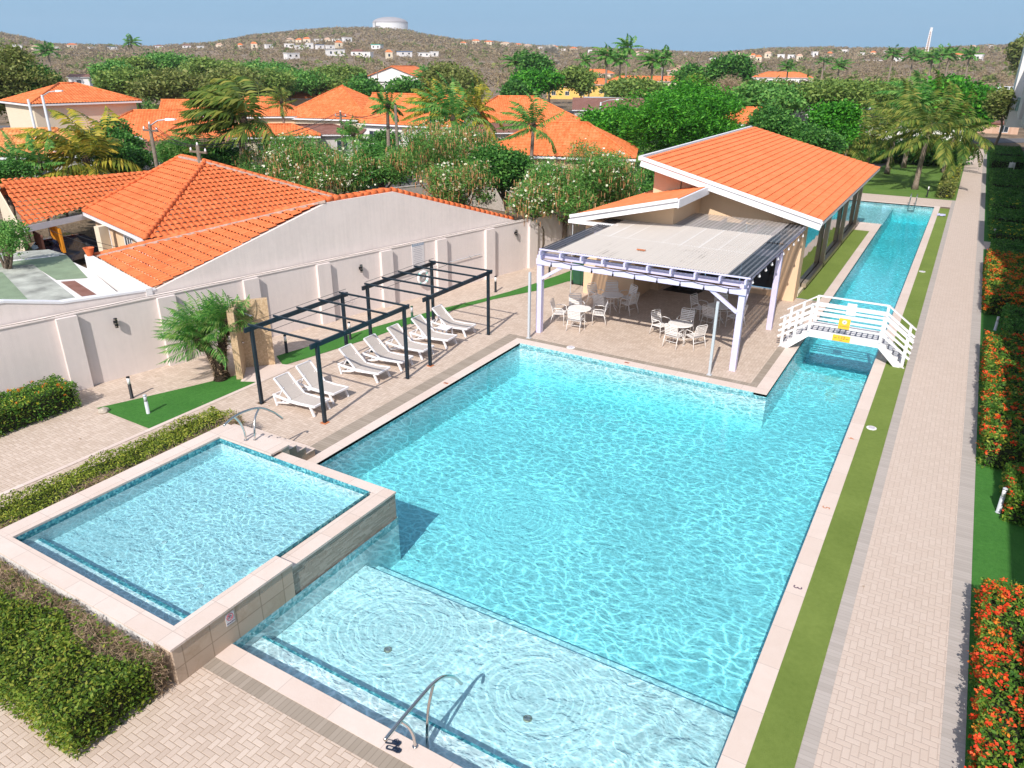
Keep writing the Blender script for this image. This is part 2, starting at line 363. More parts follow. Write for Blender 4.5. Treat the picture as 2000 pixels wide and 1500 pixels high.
def fin(me, name, mat, parent=None, smooth=False):
    if isinstance(mat, str): mat = MT.get(mat) or LM[mat]
    me.materials.append(mat)
    if smooth: me.polygons.foreach_set('use_smooth', [True]*len(me.polygons))
    o = bpy.data.objects.new(name, me); COL.objects.link(o)
    if parent is not None: o.parent = parent
    if name in ('flowers', 'orange_flowers', 'blossoms', 'dry_twigs', 'seed_pods', 'stems', 'leaf_bases'): o['kind'] = 'stuff'
    return o
def tag(o, label=None, cat=None, group=None, kind=None):
    if label: o['label'] = label
    if cat: o['category'] = cat
    if group: o['group'] = group
    if kind: o['kind'] = kind
    return o
def thing(name, label, cat, loc=(0,0,0), rz=0, group=None):
    o = bpy.data.objects.new(name, None); o.empty_display_size = .2; COL.objects.link(o); o.location = loc; o.rotation_euler = (0,0,rz)
    o.matrix_basis = Matrix.Translation(Vector(loc)) @ Matrix.Rotation(rz, 4, 'Z')
    return tag(o, label, cat, group)
def struct(o): o['kind'] = 'structure'; return o
def dup(o, loc, rz=0, label=None, scale=1, group=None, cat=None):
    c = o.copy(); COL.objects.link(c)
    c.matrix_basis = Matrix.Translation(Vector(loc)) @ Matrix.Rotation(rz, 4, 'Z') @ (Matrix.Scale(scale, 4) if not isinstance(scale, tuple) else Matrix.Diagonal((*scale, 1)))
    if label: c['label'] = label
    if group: c['group'] = group
    if cat: c['category'] = cat
    for ch in list(o.children):
        d = ch.copy(); COL.objects.link(d); d.parent = c
        for g in list(ch.children): e = g.copy(); COL.objects.link(e); e.parent = d
    return c
def npmesh(name, V, F, mat, parent=None, smooth=False, local=None):
    """V (n,3) F (m,k) arrays"""
    me = bpy.data.meshes.new(name); V = np.asarray(V, float)
    if parent is not None and local is None:
        inv = np.array(pmat(parent).inverted()); V = V @ inv[:3, :3].T+inv[:3, 3]
    m, k = F.shape
    me.vertices.add(len(V)); me.vertices.foreach_set('co', V.astype(np.float32).ravel())
    me.loops.add(m*k); me.loops.foreach_set('vertex_index', F.astype(np.int32).ravel())
    me.polygons.add(m); me.polygons.foreach_set('loop_start', np.arange(0, m*k, k, dtype=np.int32)); me.polygons.foreach_set('loop_total', np.full(m, k, dtype=np.int32))
    me.update(calc_edges=True); me.validate()
    return fin(me, name, mat, parent, smooth)
def text(body, size, origin, xdir, ydir, mat, name='lettering', parent=None, depth=.004):
    cu = bpy.data.curves.new('t', 'FONT'); cu.body = body; cu.size = size; cu.extrude = depth/2; cu.align_x = 'CENTER'; cu.align_y = 'CENTER'
    o = bpy.data.objects.new('t', cu); me = bpy.data.meshes.new_from_object(o); bpy.data.objects.remove(o)
    x = Vector(xdir).normalized(); y = Vector(ydir).normalized(); z = x.cross(y)
    mt = Matrix(((x.x, y.x, z.x, origin[0]), (x.y, y.y, z.y, origin[1]), (x.z, y.z, z.z, origin[2]), (0,0,0,1)))
    if parent is not None: mt = pmat(parent).inverted() @ mt
    me.transform(mt); me.materials.clear(); return fin(me, name, mat, parent)
# ---------------------------------------------------------------- foliage geometry
def leaves(C, size, aspect=.5, up=.35, jit=.4):
    """rhombus leaves at points C"""
    n = len(C); d = rng.normal(size=(n, 3)); d[:, 2] = d[:, 2]*.6; d /= np.linalg.norm(d, axis=1)[:, None]
    nn = rng.normal(size=(n, 3)); nn[:, 2] += up*3; nn -= d*(nn*d).sum(1)[:, None]; nn /= np.linalg.norm(nn, axis=1)[:, None]
    w = np.cross(nn, d); s = (size*(1+jit*rng.uniform(-1, 1, n)))[:, None]
    V = np.stack([C-d*s, C+w*s*aspect, C+d*s, C-w*s*aspect], 1).reshape(-1, 3)
    return V, np.arange(4*n).reshape(n, 4)
def blobpts(blobs, n, shell=.55, clump=10, cs=.12, lower=.35):
    """clustered points on/within ellipsoids ((cx,cy,cz),(rx,ry,rz))"""
    w = np.array([(b[1][0]*b[1][1]+b[1][0]*b[1][2]+b[1][1]*b[1][2]) for b in blobs]); w = w/w.sum()
    nc = max(1, n//clump); idx = rng.choice(len(blobs), nc, p=w)
    c = np.array([b[0] for b in blobs], float)[idx]; r = np.array([b[1] for b in blobs], float)[idx]
    d = rng.normal(size=(nc, 3)); d /= np.linalg.norm(d, axis=1)[:, None]
    low = d[:, 2] < 0; fl = rng.uniform(size=nc) > lower; d[low & fl, 2] *= -1
    rad = (shell+(1-shell)*rng.uniform(size=nc)**.6)[:, None]
    cc = c+d*r*rad
    P = np.repeat(cc, clump, 0)+rng.normal(size=(nc*clump, 3))*cs
    return P
def trunkmb(base, top, r0, r1, limbs=(), bend=.15, n=8):
    mb = MB(); b = Vector(base); t = Vector(top); pts = []
    off = Vector((random.uniform(-1, 1), random.uniform(-1, 1), 0))*bend
    for i in range(6): f = i/5; pts.append(b.lerp(t, f)+off*math.sin(f*PI)*(t-b).length)
    mb.tube(pts, [r0*(1.25 if i == 0 else 1)+(r1-r0)*i/5 for i in range(6)], n)
    for l in limbs:
        s = pts[3].lerp(pts[5], random.random()); l = Vector(l); mid = s.lerp(l, .5)+Vector((0,0,-.12*(l-s).length))
        mb.tube([s, mid, l], [r1*.8, r1*.55, r1*.2], 6)
    return mb
def tree(name, label, cat, loc, blobs, n, leaf, lm, tr=.18, group=None, aspect=.5, clump=10, cs=None, shell=.55, extra=(), lower=.35, trunkmat='trunk', rz=0):
    """things local coords; extra = [(part name, material, count, size, aspect, droop)]"""
    o = thing(name, label, cat, loc, rz, group)
    C = blobpts(blobs, n, shell, clump, cs or leaf*1.6, lower); V, F = leaves(C, leaf, aspect)
    npmesh('crown', V, F, lm, o, local=True)
    zt = min(b[0][2]-b[1][2]*.3 for b in blobs); cx = sum(b[0][0] for b in blobs)/len(blobs); cy = sum(b[0][1] for b in blobs)/len(blobs)
    limbs = [Vector(b[0]) for b in blobs[:7]]
    trunkmb((0,0,-.1), (cx*.5, cy*.5, max(zt, .4)), tr, tr*.6, limbs).build('trunk', trunkmat, o, True, world=False)
    for pn, pm, cnt, sz, asp, droop in extra:
        P = blobpts(blobs, cnt, .85, 5 if not droop else 7, .22, .2)
        if droop:
            m_ = len(P); s = sz*rng.uniform(.6, 1.3, m_); a = rng.uniform(0, PI, m_)
            hx = np.cos(a)*sz*asp; hy = np.sin(a)*sz*asp; P[:, 2] -= .05
            V = np.stack([np.c_[P[:, 0]-hx, P[:, 1]-hy, P[:, 2]], np.c_[P[:, 0]+hx, P[:, 1]+hy, P[:, 2]], np.c_[P[:, 0]+hx*.5, P[:, 1]+hy*.5, P[:, 2]-s], np.c_[P[:, 0]-hx*.5, P[:, 1]-hy*.5, P[:, 2]-s]], 1).reshape(-1, 3)
            F = np.arange(4*m_).reshape(m_, 4)
        else: V, F = leaves(P, sz, asp)
        npmesh(pn, V, F, pm, o, local=True)
    return o
def frond(V, F, base, az, el, L, droop, wind, nl=26, lw=.035, ll=.6, seed=0):
    """one feather frond: rachis + leaflets appended to lists"""
    r = random.Random(seed); d = Vector((math.cos(az)*math.cos(el), math.sin(az)*math.cos(el), math.sin(el))); p = Vector(base); pts = [p.copy()]; step = L/nl
    for i in range(nl):
        d = (d+Vector((wind[0], wind[1], -droop))*step*(.35+i/nl)).normalized(); p = p+d*step; pts.append(p.copy())
    for i in range(1, nl+1):
        t = i/nl; dd = (pts[i]-pts[i-1]).normalized(); side = dd.cross(Vector((0,0,1)))
        if side.length < .05: side = Vector((1,0,0))
        side.normalize(); upv = side.cross(dd)
        k = len(V); V += [pts[i-1]-side*.02, pts[i-1]+side*.02, pts[i]+side*.015, pts[i]-side*.015]; F.append((k, k+1, k+2, k+3))
        if t < .12: continue
        l = ll*math.sin(PI*min(1, .18+t*.86))**.7*(1.05 if t < .8 else .75)
        for s in (-1, 1):
            q = (side*s*.85+dd*.55+Vector((wind[0]*.5, wind[1]*.5, -.38-droop*.25))+upv*.15+Vector((r.uniform(-.1,.1), r.uniform(-.1,.1), r.uniform(-.12,.08)))).normalized()
            w = dd.cross(q).cross(q).normalized()*lw
            if w.length < 1e-4: w = dd*lw
            k = len(V); a = pts[i]; m1 = a+q*l*.55; e = a+q*l+Vector((0,0,-l*.22))
            V += [a, m1+w, e, m1-w]; F.append((k, k+1, k+2, k+3))
def palm(name, label, loc, h, lean=(0,0), n=18, L=3.2, lm='palm', r=.14, wind=(-.12,.05), droop=.28, group=None, lw=.04, ll=.7, nl=24, cat='palm', trunkmat='palmtrunk', elr=(-.35, 1.25), sway=.3, seed=1):
    o = thing(name, label, cat, loc, 0, group); rr = random.Random(seed)
    top = Vector((lean[0], lean[1], h)); pts = [Vector((lean[0]*f**2, lean[1]*f**2, h*f)) for f in [i/9 for i in range(10)]]
    mb = MB(); mb.tube(pts, [r*(1.5 if i == 0 else 1.08-.035*i+(.05 if i % 2 else 0)) for i in range(10)], 10); mb.build('trunk', trunkmat, o, True, world=False)
    V = []; F = []
    for i in range(n):
        f = i/(n-1); el = elr[1]+(elr[0]-elr[1])*f+rr.uniform(-.1, .1); az = i*2.399+rr.uniform(-.25, .25)
        frond(V, F, top+Vector((0,0,-.1*f)), az, el, L*rr.uniform(.85, 1.1), droop*rr.uniform(.8, 1.3), (wind[0]*sway*4, wind[1]*sway*4), nl, lw, ll, seed*100+i)
    npmesh('fronds', np.array([tuple(v) for v in V]), np.array(F), lm, o, local=True)
    mb = MB(); mb._lathe([(.05, -.5), (r*1.2, -.35), (r*1.5, -.05), (r*.8, .3), (.03, .5)], (top.x, top.y, top.z), 8); mb.build('crown_shaft', 'fibre', o, True, world=False)
    return o
# ---------------------------------------------------------------- tiled roof faces
def tileface(mb, poly, cw=.26, rw=.36, hh=.05, cv=4, step=.022, hollow=False):
    P = [Vector(p) for p in poly]; n = Vector((0,0,0))
    for i in range(1, len(P)-1): n += (P[i]-P[0]).cross(P[i+1]-P[0])
    n.normalize()
    if n.z < 0: n = -n
    up = Vector((0,0,1)); t = (up-n*up.dot(n)).normalized(); l = t.cross(n).normalized(); o = P[0]
    us = [(p-o).dot(l) for p in P]; ts = [(p-o).dot(t) for p in P]
    u0 = math.floor(min(us)/cw)*cw; u1 = max(us); t0 = min(ts); t1 = max(ts); nc = int((u1-u0)/cw)+2; nr = int((t1-t0)/rw)+1
    U = np.array([u0+(i/cv)*cw for i in range(nc*cv+1)]); hU = hh*np.abs(np.sin(PI*np.arange(nc*cv+1)/cv))**.8 if cv > 2 else hh*(np.arange(nc*cv+1) % 2)
    T = []; S = []
    for r in range(nr): T += [t0+r*rw, t0+(r+1)*rw-.004]; S += [step, 0]
    T = np.array(T); S = np.array(S)
    lo = np.array(l); to = np.array(t); no = np.array(n); oo = np.array(o)
    G = oo+U[None, :, None]*lo+T[:, None, None]*to+(hU[None, :, None]+S[:, None, None])*no
    a, b = len(T), len(U); V = G.reshape(-1, 3); I = (np.arange(a-1)[:, None]*b+np.arange(b-1)[None, :]).ravel()
    F = np.stack([I, I+1, I+b+1, I+b], 1)
    if hollow:
        rr_, cc_ = I//b, I % b; F = F[~((rr_ % 2 == 1) & ((hU[cc_]+hU[np.minimum(cc_+1, b-1)])*.5 > hh*.45))]
    me = bpy.data.meshes.new('tmp'); me.from_pydata(V.tolist(), [], F.tolist()); bm = bmesh.new(); bm.from_mesh(me); bpy.data.meshes.remove(me)
    c = sum(P, Vector((0,0,0)))/len(P)
    for i in range(len(P)):
        e = P[(i+1) % len(P)]-P[i]; pn = e.cross(n).normalized()
        if (c-P[i]).dot(pn) > 0: pn = -pn
        bmesh.ops.bisect_plane(bm, geom=bm.verts[:]+bm.edges[:]+bm.faces[:], plane_co=P[i], plane_no=pn, clear_outer=True)
    bm.verts.index_update(); mb.add([v.co for v in bm.verts], [[v.index for v in f.verts] for f in bm.faces]); bm.free(); return mb
def ridgecap(mb, p, q, r=.09):
    p = Vector(p); q = Vector(q); n = max(1, int((q-p).length/.36))
    for i in range(n):
        a = p.lerp(q, i/n); b = p.lerp(q, (i+1.04)/n); mb.tube([a, b], [r*1.12, r*.92], 8)
    return mb
# ================================================================ GROUND AND TERRAIN
SKY = [(-900,80),(0,66),(60,78),(100,90),(200,92),(300,95),(420,86),(500,73),(560,67),(600,63),(650,60),(700,59),(760,60),(800,64),(850,74),(900,82),(960,85),(1050,93),(1150,97),(1250,100),(1350,106),(1420,106),(1500,98),(1600,96),(1700,98),(1800,99),(1900,94),(2000,92),(2900,90)]
def az_of(px):
    d = ray(px, 110); return math.atan2(d.x, d.y)
AZ = np.array([az_of(p) for p, _ in SKY]); RIDGE = 1500.0
ELV = []
for p, y in SKY:
    d = ray(p, y); ELV.append(d.z/math.hypot(d.x, d.y))
ELV = np.array(ELV)
def ground_z(x, y):
    a = math.atan2(x, y); r = math.hypot(x, y); e = float(np.interp(a, AZ, ELV)); top = H+e*RIDGE
    if y < 0 and r > 60: top *= .3
    t = min(1, max(0, (r-330)/(RIDGE-330))); base = t*t*(3-2*t)*.75+t*.25
    z = top*base
    if r > 330:
        z += 5*min(1, (r-330)/400)*(1-.9*t)*noise.noise(Vector((x*.006, y*.006, 3)))+1.4*min(1, (r-330)/300)*noise.noise(Vector((x*.03, y*.03, 9)))*(1-t*.5)
    if r > RIDGE: z = top*max(0, 1-(r-RIDGE)/900)-(r-RIDGE)*.01
    return z-.03
rs = [0]+[3*1.135**i for i in range(54)]; rs = [r for r in rs if r < 1500]+[1500, 1600, 1800, 2200, 2600]
na = 300; v = [(0, 0, -.03)]; f = []
for r in rs[1:]:
    for j in range(na):
        a = 2*PI*j/na; x = r*math.sin(a); y = r*math.cos(a); v.append((x, y, ground_z(x, y)))
for j in range(na): f.append((0, 1+(j+1) % na, 1+j))
for i in range(len(rs)-2):
    for j in range(na):
        j2 = (j+1) % na; f.append((1+i*na+j, 1+i*na+j2, 1+(i+1)*na+j2, 1+(i+1)*na+j))
me = bpy.data.meshes.new('g'); me.from_pydata(v, [], f); bm = bmesh.new(); bm.from_mesh(me)
for co, no in (((-14.3,0,0),(1,0,0)), ((-1.3,0,0),(1,0,0)), ((0,6.8,0),(0,1,0)), ((0,69,0),(0,1,0))):
    bmesh.ops.bisect_plane(bm, geom=bm.verts[:]+bm.edges[:]+bm.faces[:], plane_co=co, plane_no=no)
bmesh.ops.delete(bm, geom=[q for q in bm.faces if -14.3 < q.calc_center_median().x < -1.3 and 6.8 < q.calc_center_median().y < 69], context='FACES')
bm.to_mesh(me); bm.free()
m = M('ground_earth', (.2,.15,.1), .95, spec=.1); x, y, z = m.xyz(); r = (x*x+y*y).sqrt()
near = m.ramp(m.noise(.15, 6, rough=.65), (.3, (.09,.075,.05)), (.5, (.22,.16,.11)), (.7, (.34,.26,.19)))
farc = m.ramp(m.noise(.035, 9, rough=.75)*.6+m.noise(.3, 4)*.4, (.34, (.15,.125,.085)), (.46, (.22,.17,.125)), (.56, (.28,.215,.165)), (.7, (.36,.27,.20)))
c = m.mixc(r.step(150, 380), near, farc); m.color(c); m.bump(m.noise(.8, 6, rough=.7), .6)
struct(fin(me, 'ground', m.m, smooth=True))
# dirt track scar down the hill right of the tank
mb = MB(); P0 = [(796, 63), (803, 67), (815, 74), (826, 80)]
L_ = []; R_ = []
for i, (px, py) in enumerate(P0):
    for s, l in ((-1, L_), (1, R_)):
        q = far(px+s*(3+i*.3), py, 1480-i*40); l.append((q.x, q.y, ground_z(q.x, q.y)+1.0))
for i in range(3): mb.add([L_[i], R_[i], R_[i+1], L_[i+1]], [(0, 1, 2, 3)])
struct(mb.build('dirt_track', plain('pale_dirt', (.5,.36,.25), .9)))
# neighbourhood streets
def street(pts, w, z=.01, mat='asphalt', name='street'):
    mb = MB(); v = []; f = []
    for i, p in enumerate(pts):
        d = (Vector(pts[min(i+1, len(pts)-1)])-Vector(pts[max(i-1, 0)])).normalized(); s = Vector((d.y, -d.x))*w/2; v += [(p[0]-s.x, p[1]-s.y, z), (p[0]+s.x, p[1]+s.y, z)]
        if i: k = 2*i; f.append((k-2, k-1, k+1, k))
    mb.add(v, f); return struct(mb.build(name, mat))
a = at(640, 300); b = at(720, 370); c = at(860, 385); d = at(960, 300); e = at(690, 245)
street([(-90, 40), (a.x, a.y), (b.x+3, b.y+2), (c.x, c.y+3), (-14, 62), (-6, 150)], 6.5)
street([(b.x+3, b.y+2), (e.x-4, e.y), (-75, 170)], 6, .014)
street([(-150, 60), (-80, 96), (-30, 108), (20, 150)], 6, .018)
# ---- paving sheets round the pools
def sheet(name, pts, z, mat): return struct(MB().poly([(*p, z) for p in pts]).build(name, mat))
def rect(name, x0, x1, y0, y1, z, mat): return sheet(name, [(x0, y0), (x1, y0), (x1, y1), (x0, y1)], z, mat)
WX0 = -24.7-.227*12.7; WK = .227
def wx(y, off=0): return WX0+WK*y+off
sheet('pool_deck', [(wx(-6), -6), (-1.05, -6), (-1.05, 6.31), (-10.4, 6.31), (-10.4, 5.8), (-16.75, 5.8), (-16.75, 12.1), (-14.95, 12.1), (-14.95, 25.3), (-4.95, 25.3), (-4.95, 37), (wx(37), 37)], 0, 'paver')
rect('walkway', -.1, 1.66, -6, 121, 0, 'walk')
rect('walkway_edge_left', -.36, -.1, -6, 121, .004, 'bandw'); rect('walkway_edge_right', 1.66, 2.02, -6, 121, .004, 'bandw')
rect('turf_strip', -1.05, -.36, -6, 68.3, .012, 'turf')
rect('terrace_edge_front', -14.95, -4.7, 25.0, 25.3, .004, 'bandx'); rect('terrace_edge_right', -4.97, -4.7, 25.3, 37, .004, 'bandy')
rect('deck_edge_left', -14.95, -14.42, 12.7, 25.0, .004, 'bandy'); rect('deck_edge_front', -10.4, -1.05, 6.31, 6.6, .004, 'bandx')
rect('deck_edge_inner', -20.0, -19.84, 6, 17.6, .012, 'coping')
rect('turf_strip_inner', -5.95, -4.7, 37, 55.8, .012, 'turf')
rect('pool_terrace_far', -25, 2.0, 69.1, 73, -.002, 'walk'); rect('pool_terrace_side', -14, -4.7, 55.8, 58.7, .0, 'coping')
rect('lawn', -40, -.36, 73, 130, .004, 'lawn'); rect('lawn_edge', -.36, -.1, 73, 121, .006, 'lawn')
rect('garden_bed', 2.02, 9, -6, 53.9, .01, 'turfg'); rect('garden_bed_far', 2.02, 9, 56.4, 121, .01, 'turfg'); rect('garden_path', 2.02, 9, 53.9, 56.4, .008, 'walk')
sheet('turf_lawn', [(-22.76,12.05), (-22.4,12.9), (-21.6,14.9), (-21.15,16.1), (-20.95,16.9), (-20.0,16.2), (-20.0,12.0)], .014, 'turfg')
T2 = [(-20.35,17.85), (-19.95,19.75), (-19.5,22.1), (-19.2,24.8), (-18.75,26.8), (-18.1,29.1), (-17.0,31.6), (-16.5,33.75), (-15.9,34.4), (-15.9,36.9), (-17.2,36.9), (-17.45,34.6), (-17.75,32.6), (-18.1,30.7), (-18.6,28.8), (-19.3,26.8), (-19.9,24.7), (-20.35,22.8), (-21.0,19.8), (-21.3,18.4)]
sheet('turf_ribbon', T2, .014, 'turfg')
# ---- main pool
OUT = [(-10.4,7.0), (-1.45,7.0), (-1.45,68.7), (-12,68.7), (-12,58.9), (-4.25,58.9), (-4.25,24.55), (-14.04,24.55), (-14.04,12.15), (-10.4,12.15)]
def walls(outl, z0, z1, mat, name):
    mb = MB()
    for i, p in enumerate(outl):
        q = outl[(i+1) % len(outl)]; mb.add([(*p, z0), (*q, z0), (*q, z1), (*p, z1)], [(0, 1, 2, 3)])
    return struct(mb.build(name, mat))
walls(OUT, -1.4, -.22, 'mosaic', 'pool_wall'); walls(OUT, -.22, .0, 'bandp', 'pool_tile_band')
mb = MB().poly([(*p, -1.3) for p in OUT]); struct(mb.build('pool_floor', 'mosaic'))
mb = MB().box(-10.39, -1.46, 7.01, 7.72, -1.35, -.36).box(-10.39, -1.46, 7.722, 10.85, -1.35, -.62).box(-10.39, -1.46, 10.852, 11.3, -1.35, -.92).box(-11.99, -4.3, 58.91, 68.69, -1.35, -.42).box(-4.298, -1.46, 67.9, 68.69, -1.35, -.5)
struct(mb.build('pool_steps', 'mosaic'))
mb = MB().box(-10.39, -1.46, 7.68, 7.735, -.395, -.352).box(-4.36, -4.285, 58.92, 67.9, -.46, -.41)
struct(mb.build('step_nosing', 'band'))
struct(MB().box(-10.385, -1.465, 7.005, 7.09, -.36, -.34).build('step_edge_band', 'band'))
def extr(name, outl, z0, z1, mat, g=.012):
    c = []
    n = len(outl)
    for i, p in enumerate(outl):
        a = Vector(outl[i-1]); b = Vector(p); q = Vector(outl[(i+1) % n]); d1 = (b-a).normalized(); d2 = (q-b).normalized()
        n1 = Vector((d1.y, -d1.x)); n2 = Vector((d2.y, -d2.x)); c.append(b+(n1+n2)*g)
    top = [(p.x, p.y, z1) for p in c]; return MB().poly(top, z1-z0).build(name, mat)
RINGS = ((-8.15,8.94,2.4), (-4.83,8.89,2.2), (-8.11,13.9,2.3), (-9.6,10.0,1.0))
wm = water('pool_water', RINGS, 1.0); wk = water('wading_pool_water', ((-13.5,9,.01),), .75, 3.0, ((.10,.86,.945), .62))
struct(extr('water', OUT, -1.55, -.09, wm))
mb = MB()
def cop(x0, x1, y0, y1, z1=.014, z0=-.08): mb.box(x0, x1, y0, y1, z0, z1)
cop(-10.4, -1.05, 6.6, 7.0); cop(-1.45, -1.05, 7.002, 69.1); cop(-14.42, -14.04, 12.15, 25.0); cop(-14.04, -4.7, 24.552, 25.0); cop(-4.698, -4.25, 24.55, 58.9)
cop(-12.4, -1.45, 68.7, 69.1); cop(-12.4, -12, 58.5, 68.7); cop(-12, -4.7, 58.5, 58.9)
struct(mb.build('pool_coping', 'coping'))
# ---- wading pool, raised
wp = thing('wading_pool', 'raised square wading pool clad in tan travertine above the main pool corner', 'wading pool', (-13.6, 9, 0))
mb = MB().box(-10.46, -10.40, 5.8, 8.68, 0, .80); mb.build('cladding', 'tanwall', wp)
MB().box(-10.9, -10.46, 5.78, 5.80, 0, .80).build('end_cladding', 'tanwallx', wp)
MB().box(-16.8, -10.9, 5.79, 6.2, 0, .80).box(-10.9, -10.46, 5.802, 11.7, 0, .68).box(-16.78, -16.3, 6.2, 12.1, 0, .8).box(-16.3, -10.46, 11.75, 12.1, 0, .68).build('wall', 'white', wp)
MB().box(-10.458, -10.43, 8.70, 12.13, -.5, .68).box(-14.3, -10.458, 12.1, 12.13, -.5, .68).build('stone_facing', 'ledge', wp)
MB().box(-16.82, -10.37, 5.76, 6.2, .80, .85).box(-10.86, -10.37, 6.202, 8.69, .80, .85).box(-16.82, -16.3, 6.202, 12.4, .80, .85).box(-16.298, -14.3, 11.75, 12.4, .80, .85).build('coping', 'kidtop', wp)
MB().box(-10.86, -10.41, 8.695, 12.15, .68, .735).box(-14.298, -10.862, 11.75, 12.15, .68, .735).build('spill_coping', 'kidtop', wp)
KI = [(-16.294,6.206), (-10.908,6.206), (-10.908,11.744), (-16.294,11.744)]
mb = MB().box(-16.29, -10.912, 6.21, 6.72, .1, .50).poly([(*p, .32) for p in KI])
for i in range(4): p = KI[i]; q = KI[(i+1) % 4]; mb.add([(*p, .1), (*q, .1), (*q, .64), (*p, .64)], [(0, 1, 2, 3)])
mb.build('basin', 'mosaic', wp)
mb = MB().box(-16.288, -10.914, 6.66, 6.735, .47, .51)
for i in range(4): p = KI[i]; q = KI[(i+1) % 4]; mb.add([(*p, .64), (*q, .64), (*q, .80), (*p, .80)], [(0, 1, 2, 3)])
mb.build('tile_band', 'band', wp)
mb = MB()
for k in range(3): mb.box(-16.9, -14.4, 12.402+k*.33, 12.4+(k+1)*.33, 0, .64-k*.21)
mb.box(-16.9, -14.32, 12.1, 12.4, 0, .8); mb.build('stair', 'tanwallx', wp)
mb = MB()
for k in range(3): mb.box(-16.92, -14.38, 12.402+k*.33, 12.42+(k+1)*.33, .641-k*.21, .665-k*.21)
mb.build('stair_tread', 'kidtop', wp)
struct(extr('wading_pool_water', KI, .05, .715, wk, .003))
# drains and jets on the floors
def disc(name, label, cat, x, y, z, r, mat, group=None, grate=True):
    o = thing(name, label, cat, (x, y, z), 0, group)
    MB()._lathe([(r, 0), (r, .012), (r*.92, .02), (.01, .02)], (0,0,0), 24).build('rim', mat, o, world=False)
    if grate:
        g = MB()
        for i in range(-2, 3): g.box(-r*.6, r*.6, i*r*.25-.006, i*r*.25+.006, .02, .026)
        g.build('grate', 'inkgray', o, world=False)
    return o
disc('floor_jet', 'round tan bubbling jet in shallow shelf, nearest the wading pool', 'pool jet', -8.15, 8.94, -.62, .085, 'bronze', 'bubbling floor jets')
disc('floor_jet', 'round tan bubbling jet in shallow shelf, beside the arched handrail', 'pool jet', -4.83, 8.89, -.62, .085, 'bronze', 'bubbling floor jets')
disc('skimmer_lid', 'white round lid on the terrace edge before the pergola with tables', 'lid', -12.05, 25.17, .005, .17, 'pwhite', 'white round skimmer lids')
disc('skimmer_lid', 'larger white round lid in the olive turf strip, nearer one', 'lid', -.83, 23.67, .013, .15, 'pwhite', 'white round skimmer lids')
disc('skimmer_lid', 'white round lid in the olive turf strip beyond the footbridge', 'lid', -.84, 45.79, .013, .16, 'pwhite', 'white round skimmer lids')
for (x, y, lb) in ((-14.0, 8.2, 'front'), (-13.9, 10.6, 'rear'), (-12.0, 7.6, 'right')):
    disc('floor_inlet', f'small pale inlet disc on wading pool floor, {lb} one', 'pool inlet', x, y, .322, .06, 'signwhite', None, False)
def mark(ch, x, y, lab, faint=False):
    o = thing('depth_marker', lab, 'depth marker', (x, y, .0145), 0, 'painted depth numbers on the coping')
    text(ch, .26, (x, y, .017), (0, -1, 0), (1, 0, 0), 'redbrick' if faint else 'ink', 'numeral', o, .003)
mark('3', -1.25, 14.47, 'dark painted number three on right coping, nearest the camera')
mark('5', -1.27, 18.14, 'faded red painted number on right coping', True); mark('4', -1.28, 22.6, 'faded red number on right coping beside white round lid', True)
for (x, y, lb) in ((-14.22, 19.64, 'rusty mark on left coping beside the sun loungers'), (-9.5, 24.8, 'rusty mark on coping before the tables')):
    o = thing('rust_marker', lb, 'depth marker', (x, y, .0145)); MB().box(-.09, .09, -.05, .05, 0, .004).build('plate', 'redbrick', o, world=False); MB().box(-.05, .04, -.02, .02, .004, .007).build('stain', 'ink', o, world=False)
# ================================================================ boundary wall
bw = thing('boundary_wall', 'long pale plaster boundary wall with flat pilasters left of the pool', 'wall', (wx(16), 16, 0))
def wpt(y, off, z): return (wx(y, off*1.0), y-off*WK, z)
def wbox(mb, y0, y1, o0, o1, z0, z1): return mb.hexa([wpt(y0, o0, z0), wpt(y0, o1, z0), wpt(y1, o1, z0), wpt(y1, o0, z0)], [wpt(y0, o0, z1), wpt(y0, o1, z1), wpt(y1, o1, z1), wpt(y1, o0, z1)])
wbox(MB(), -6, 70, -.2, 0, 0, 2.62).build('panel', 'wall', bw)
wbox(MB(), -6, 70, -.23, .03, 2.622, 2.66).build('capping', 'party', bw)
for k in range(-4, 17):
    y0 = 12.45+3.23*k; wbox(MB(), y0, y0+.62, 0.001, .16, 0, 2.6).build('pilaster', 'wall', bw)
def onwall(y, off, z): return Vector(wpt(y, off, z))
WD = Vector((WK, 1, 0)).normalized(); WN = Vector((1, -WK, 0)).normalized()
def walllamp(y, z, lab):
    p = onwall(y, .0, z); o = thing('wall_lamp', lab, 'wall lamp', p, math.atan2(WN.y, WN.x), 'black up-down lamps on the boundary wall')
    MB().box(0, .05, -.05, .05, -.06, .06).build('bracket', 'blackmat', o, world=False)
    MB()._lathe([(.055, -.17), (.06, -.16), (.06, -.06), (.062, -.05)], (.12,0,0), 14)._lathe([(.062, .05), (.06, .06), (.06, .16), (.055, .17)], (.12,0,0), 14)._lathe([(.05,-.05), (.05,.05)], (.12,0,0), 12).build('tube', 'blackmat', o, world=False)
    MB()._lathe([(.064, -.14), (.064, -.11)], (.12,0,0), 14)._lathe([(.064, .11), (.064, .14)], (.12,0,0), 14)._lathe([(.064, -.02), (.064, .0)], (.12,0,0), 14).build('ring', 'steel', o, world=False)
walllamp(14.2, 2.05, 'black lamp on the boundary wall, left of the small palm'); walllamp(24.3, 2.05, 'black lamp on the boundary wall behind the two pergolas'); walllamp(34.05, 2.1, 'black lamp on the boundary wall near the lavender pergola')
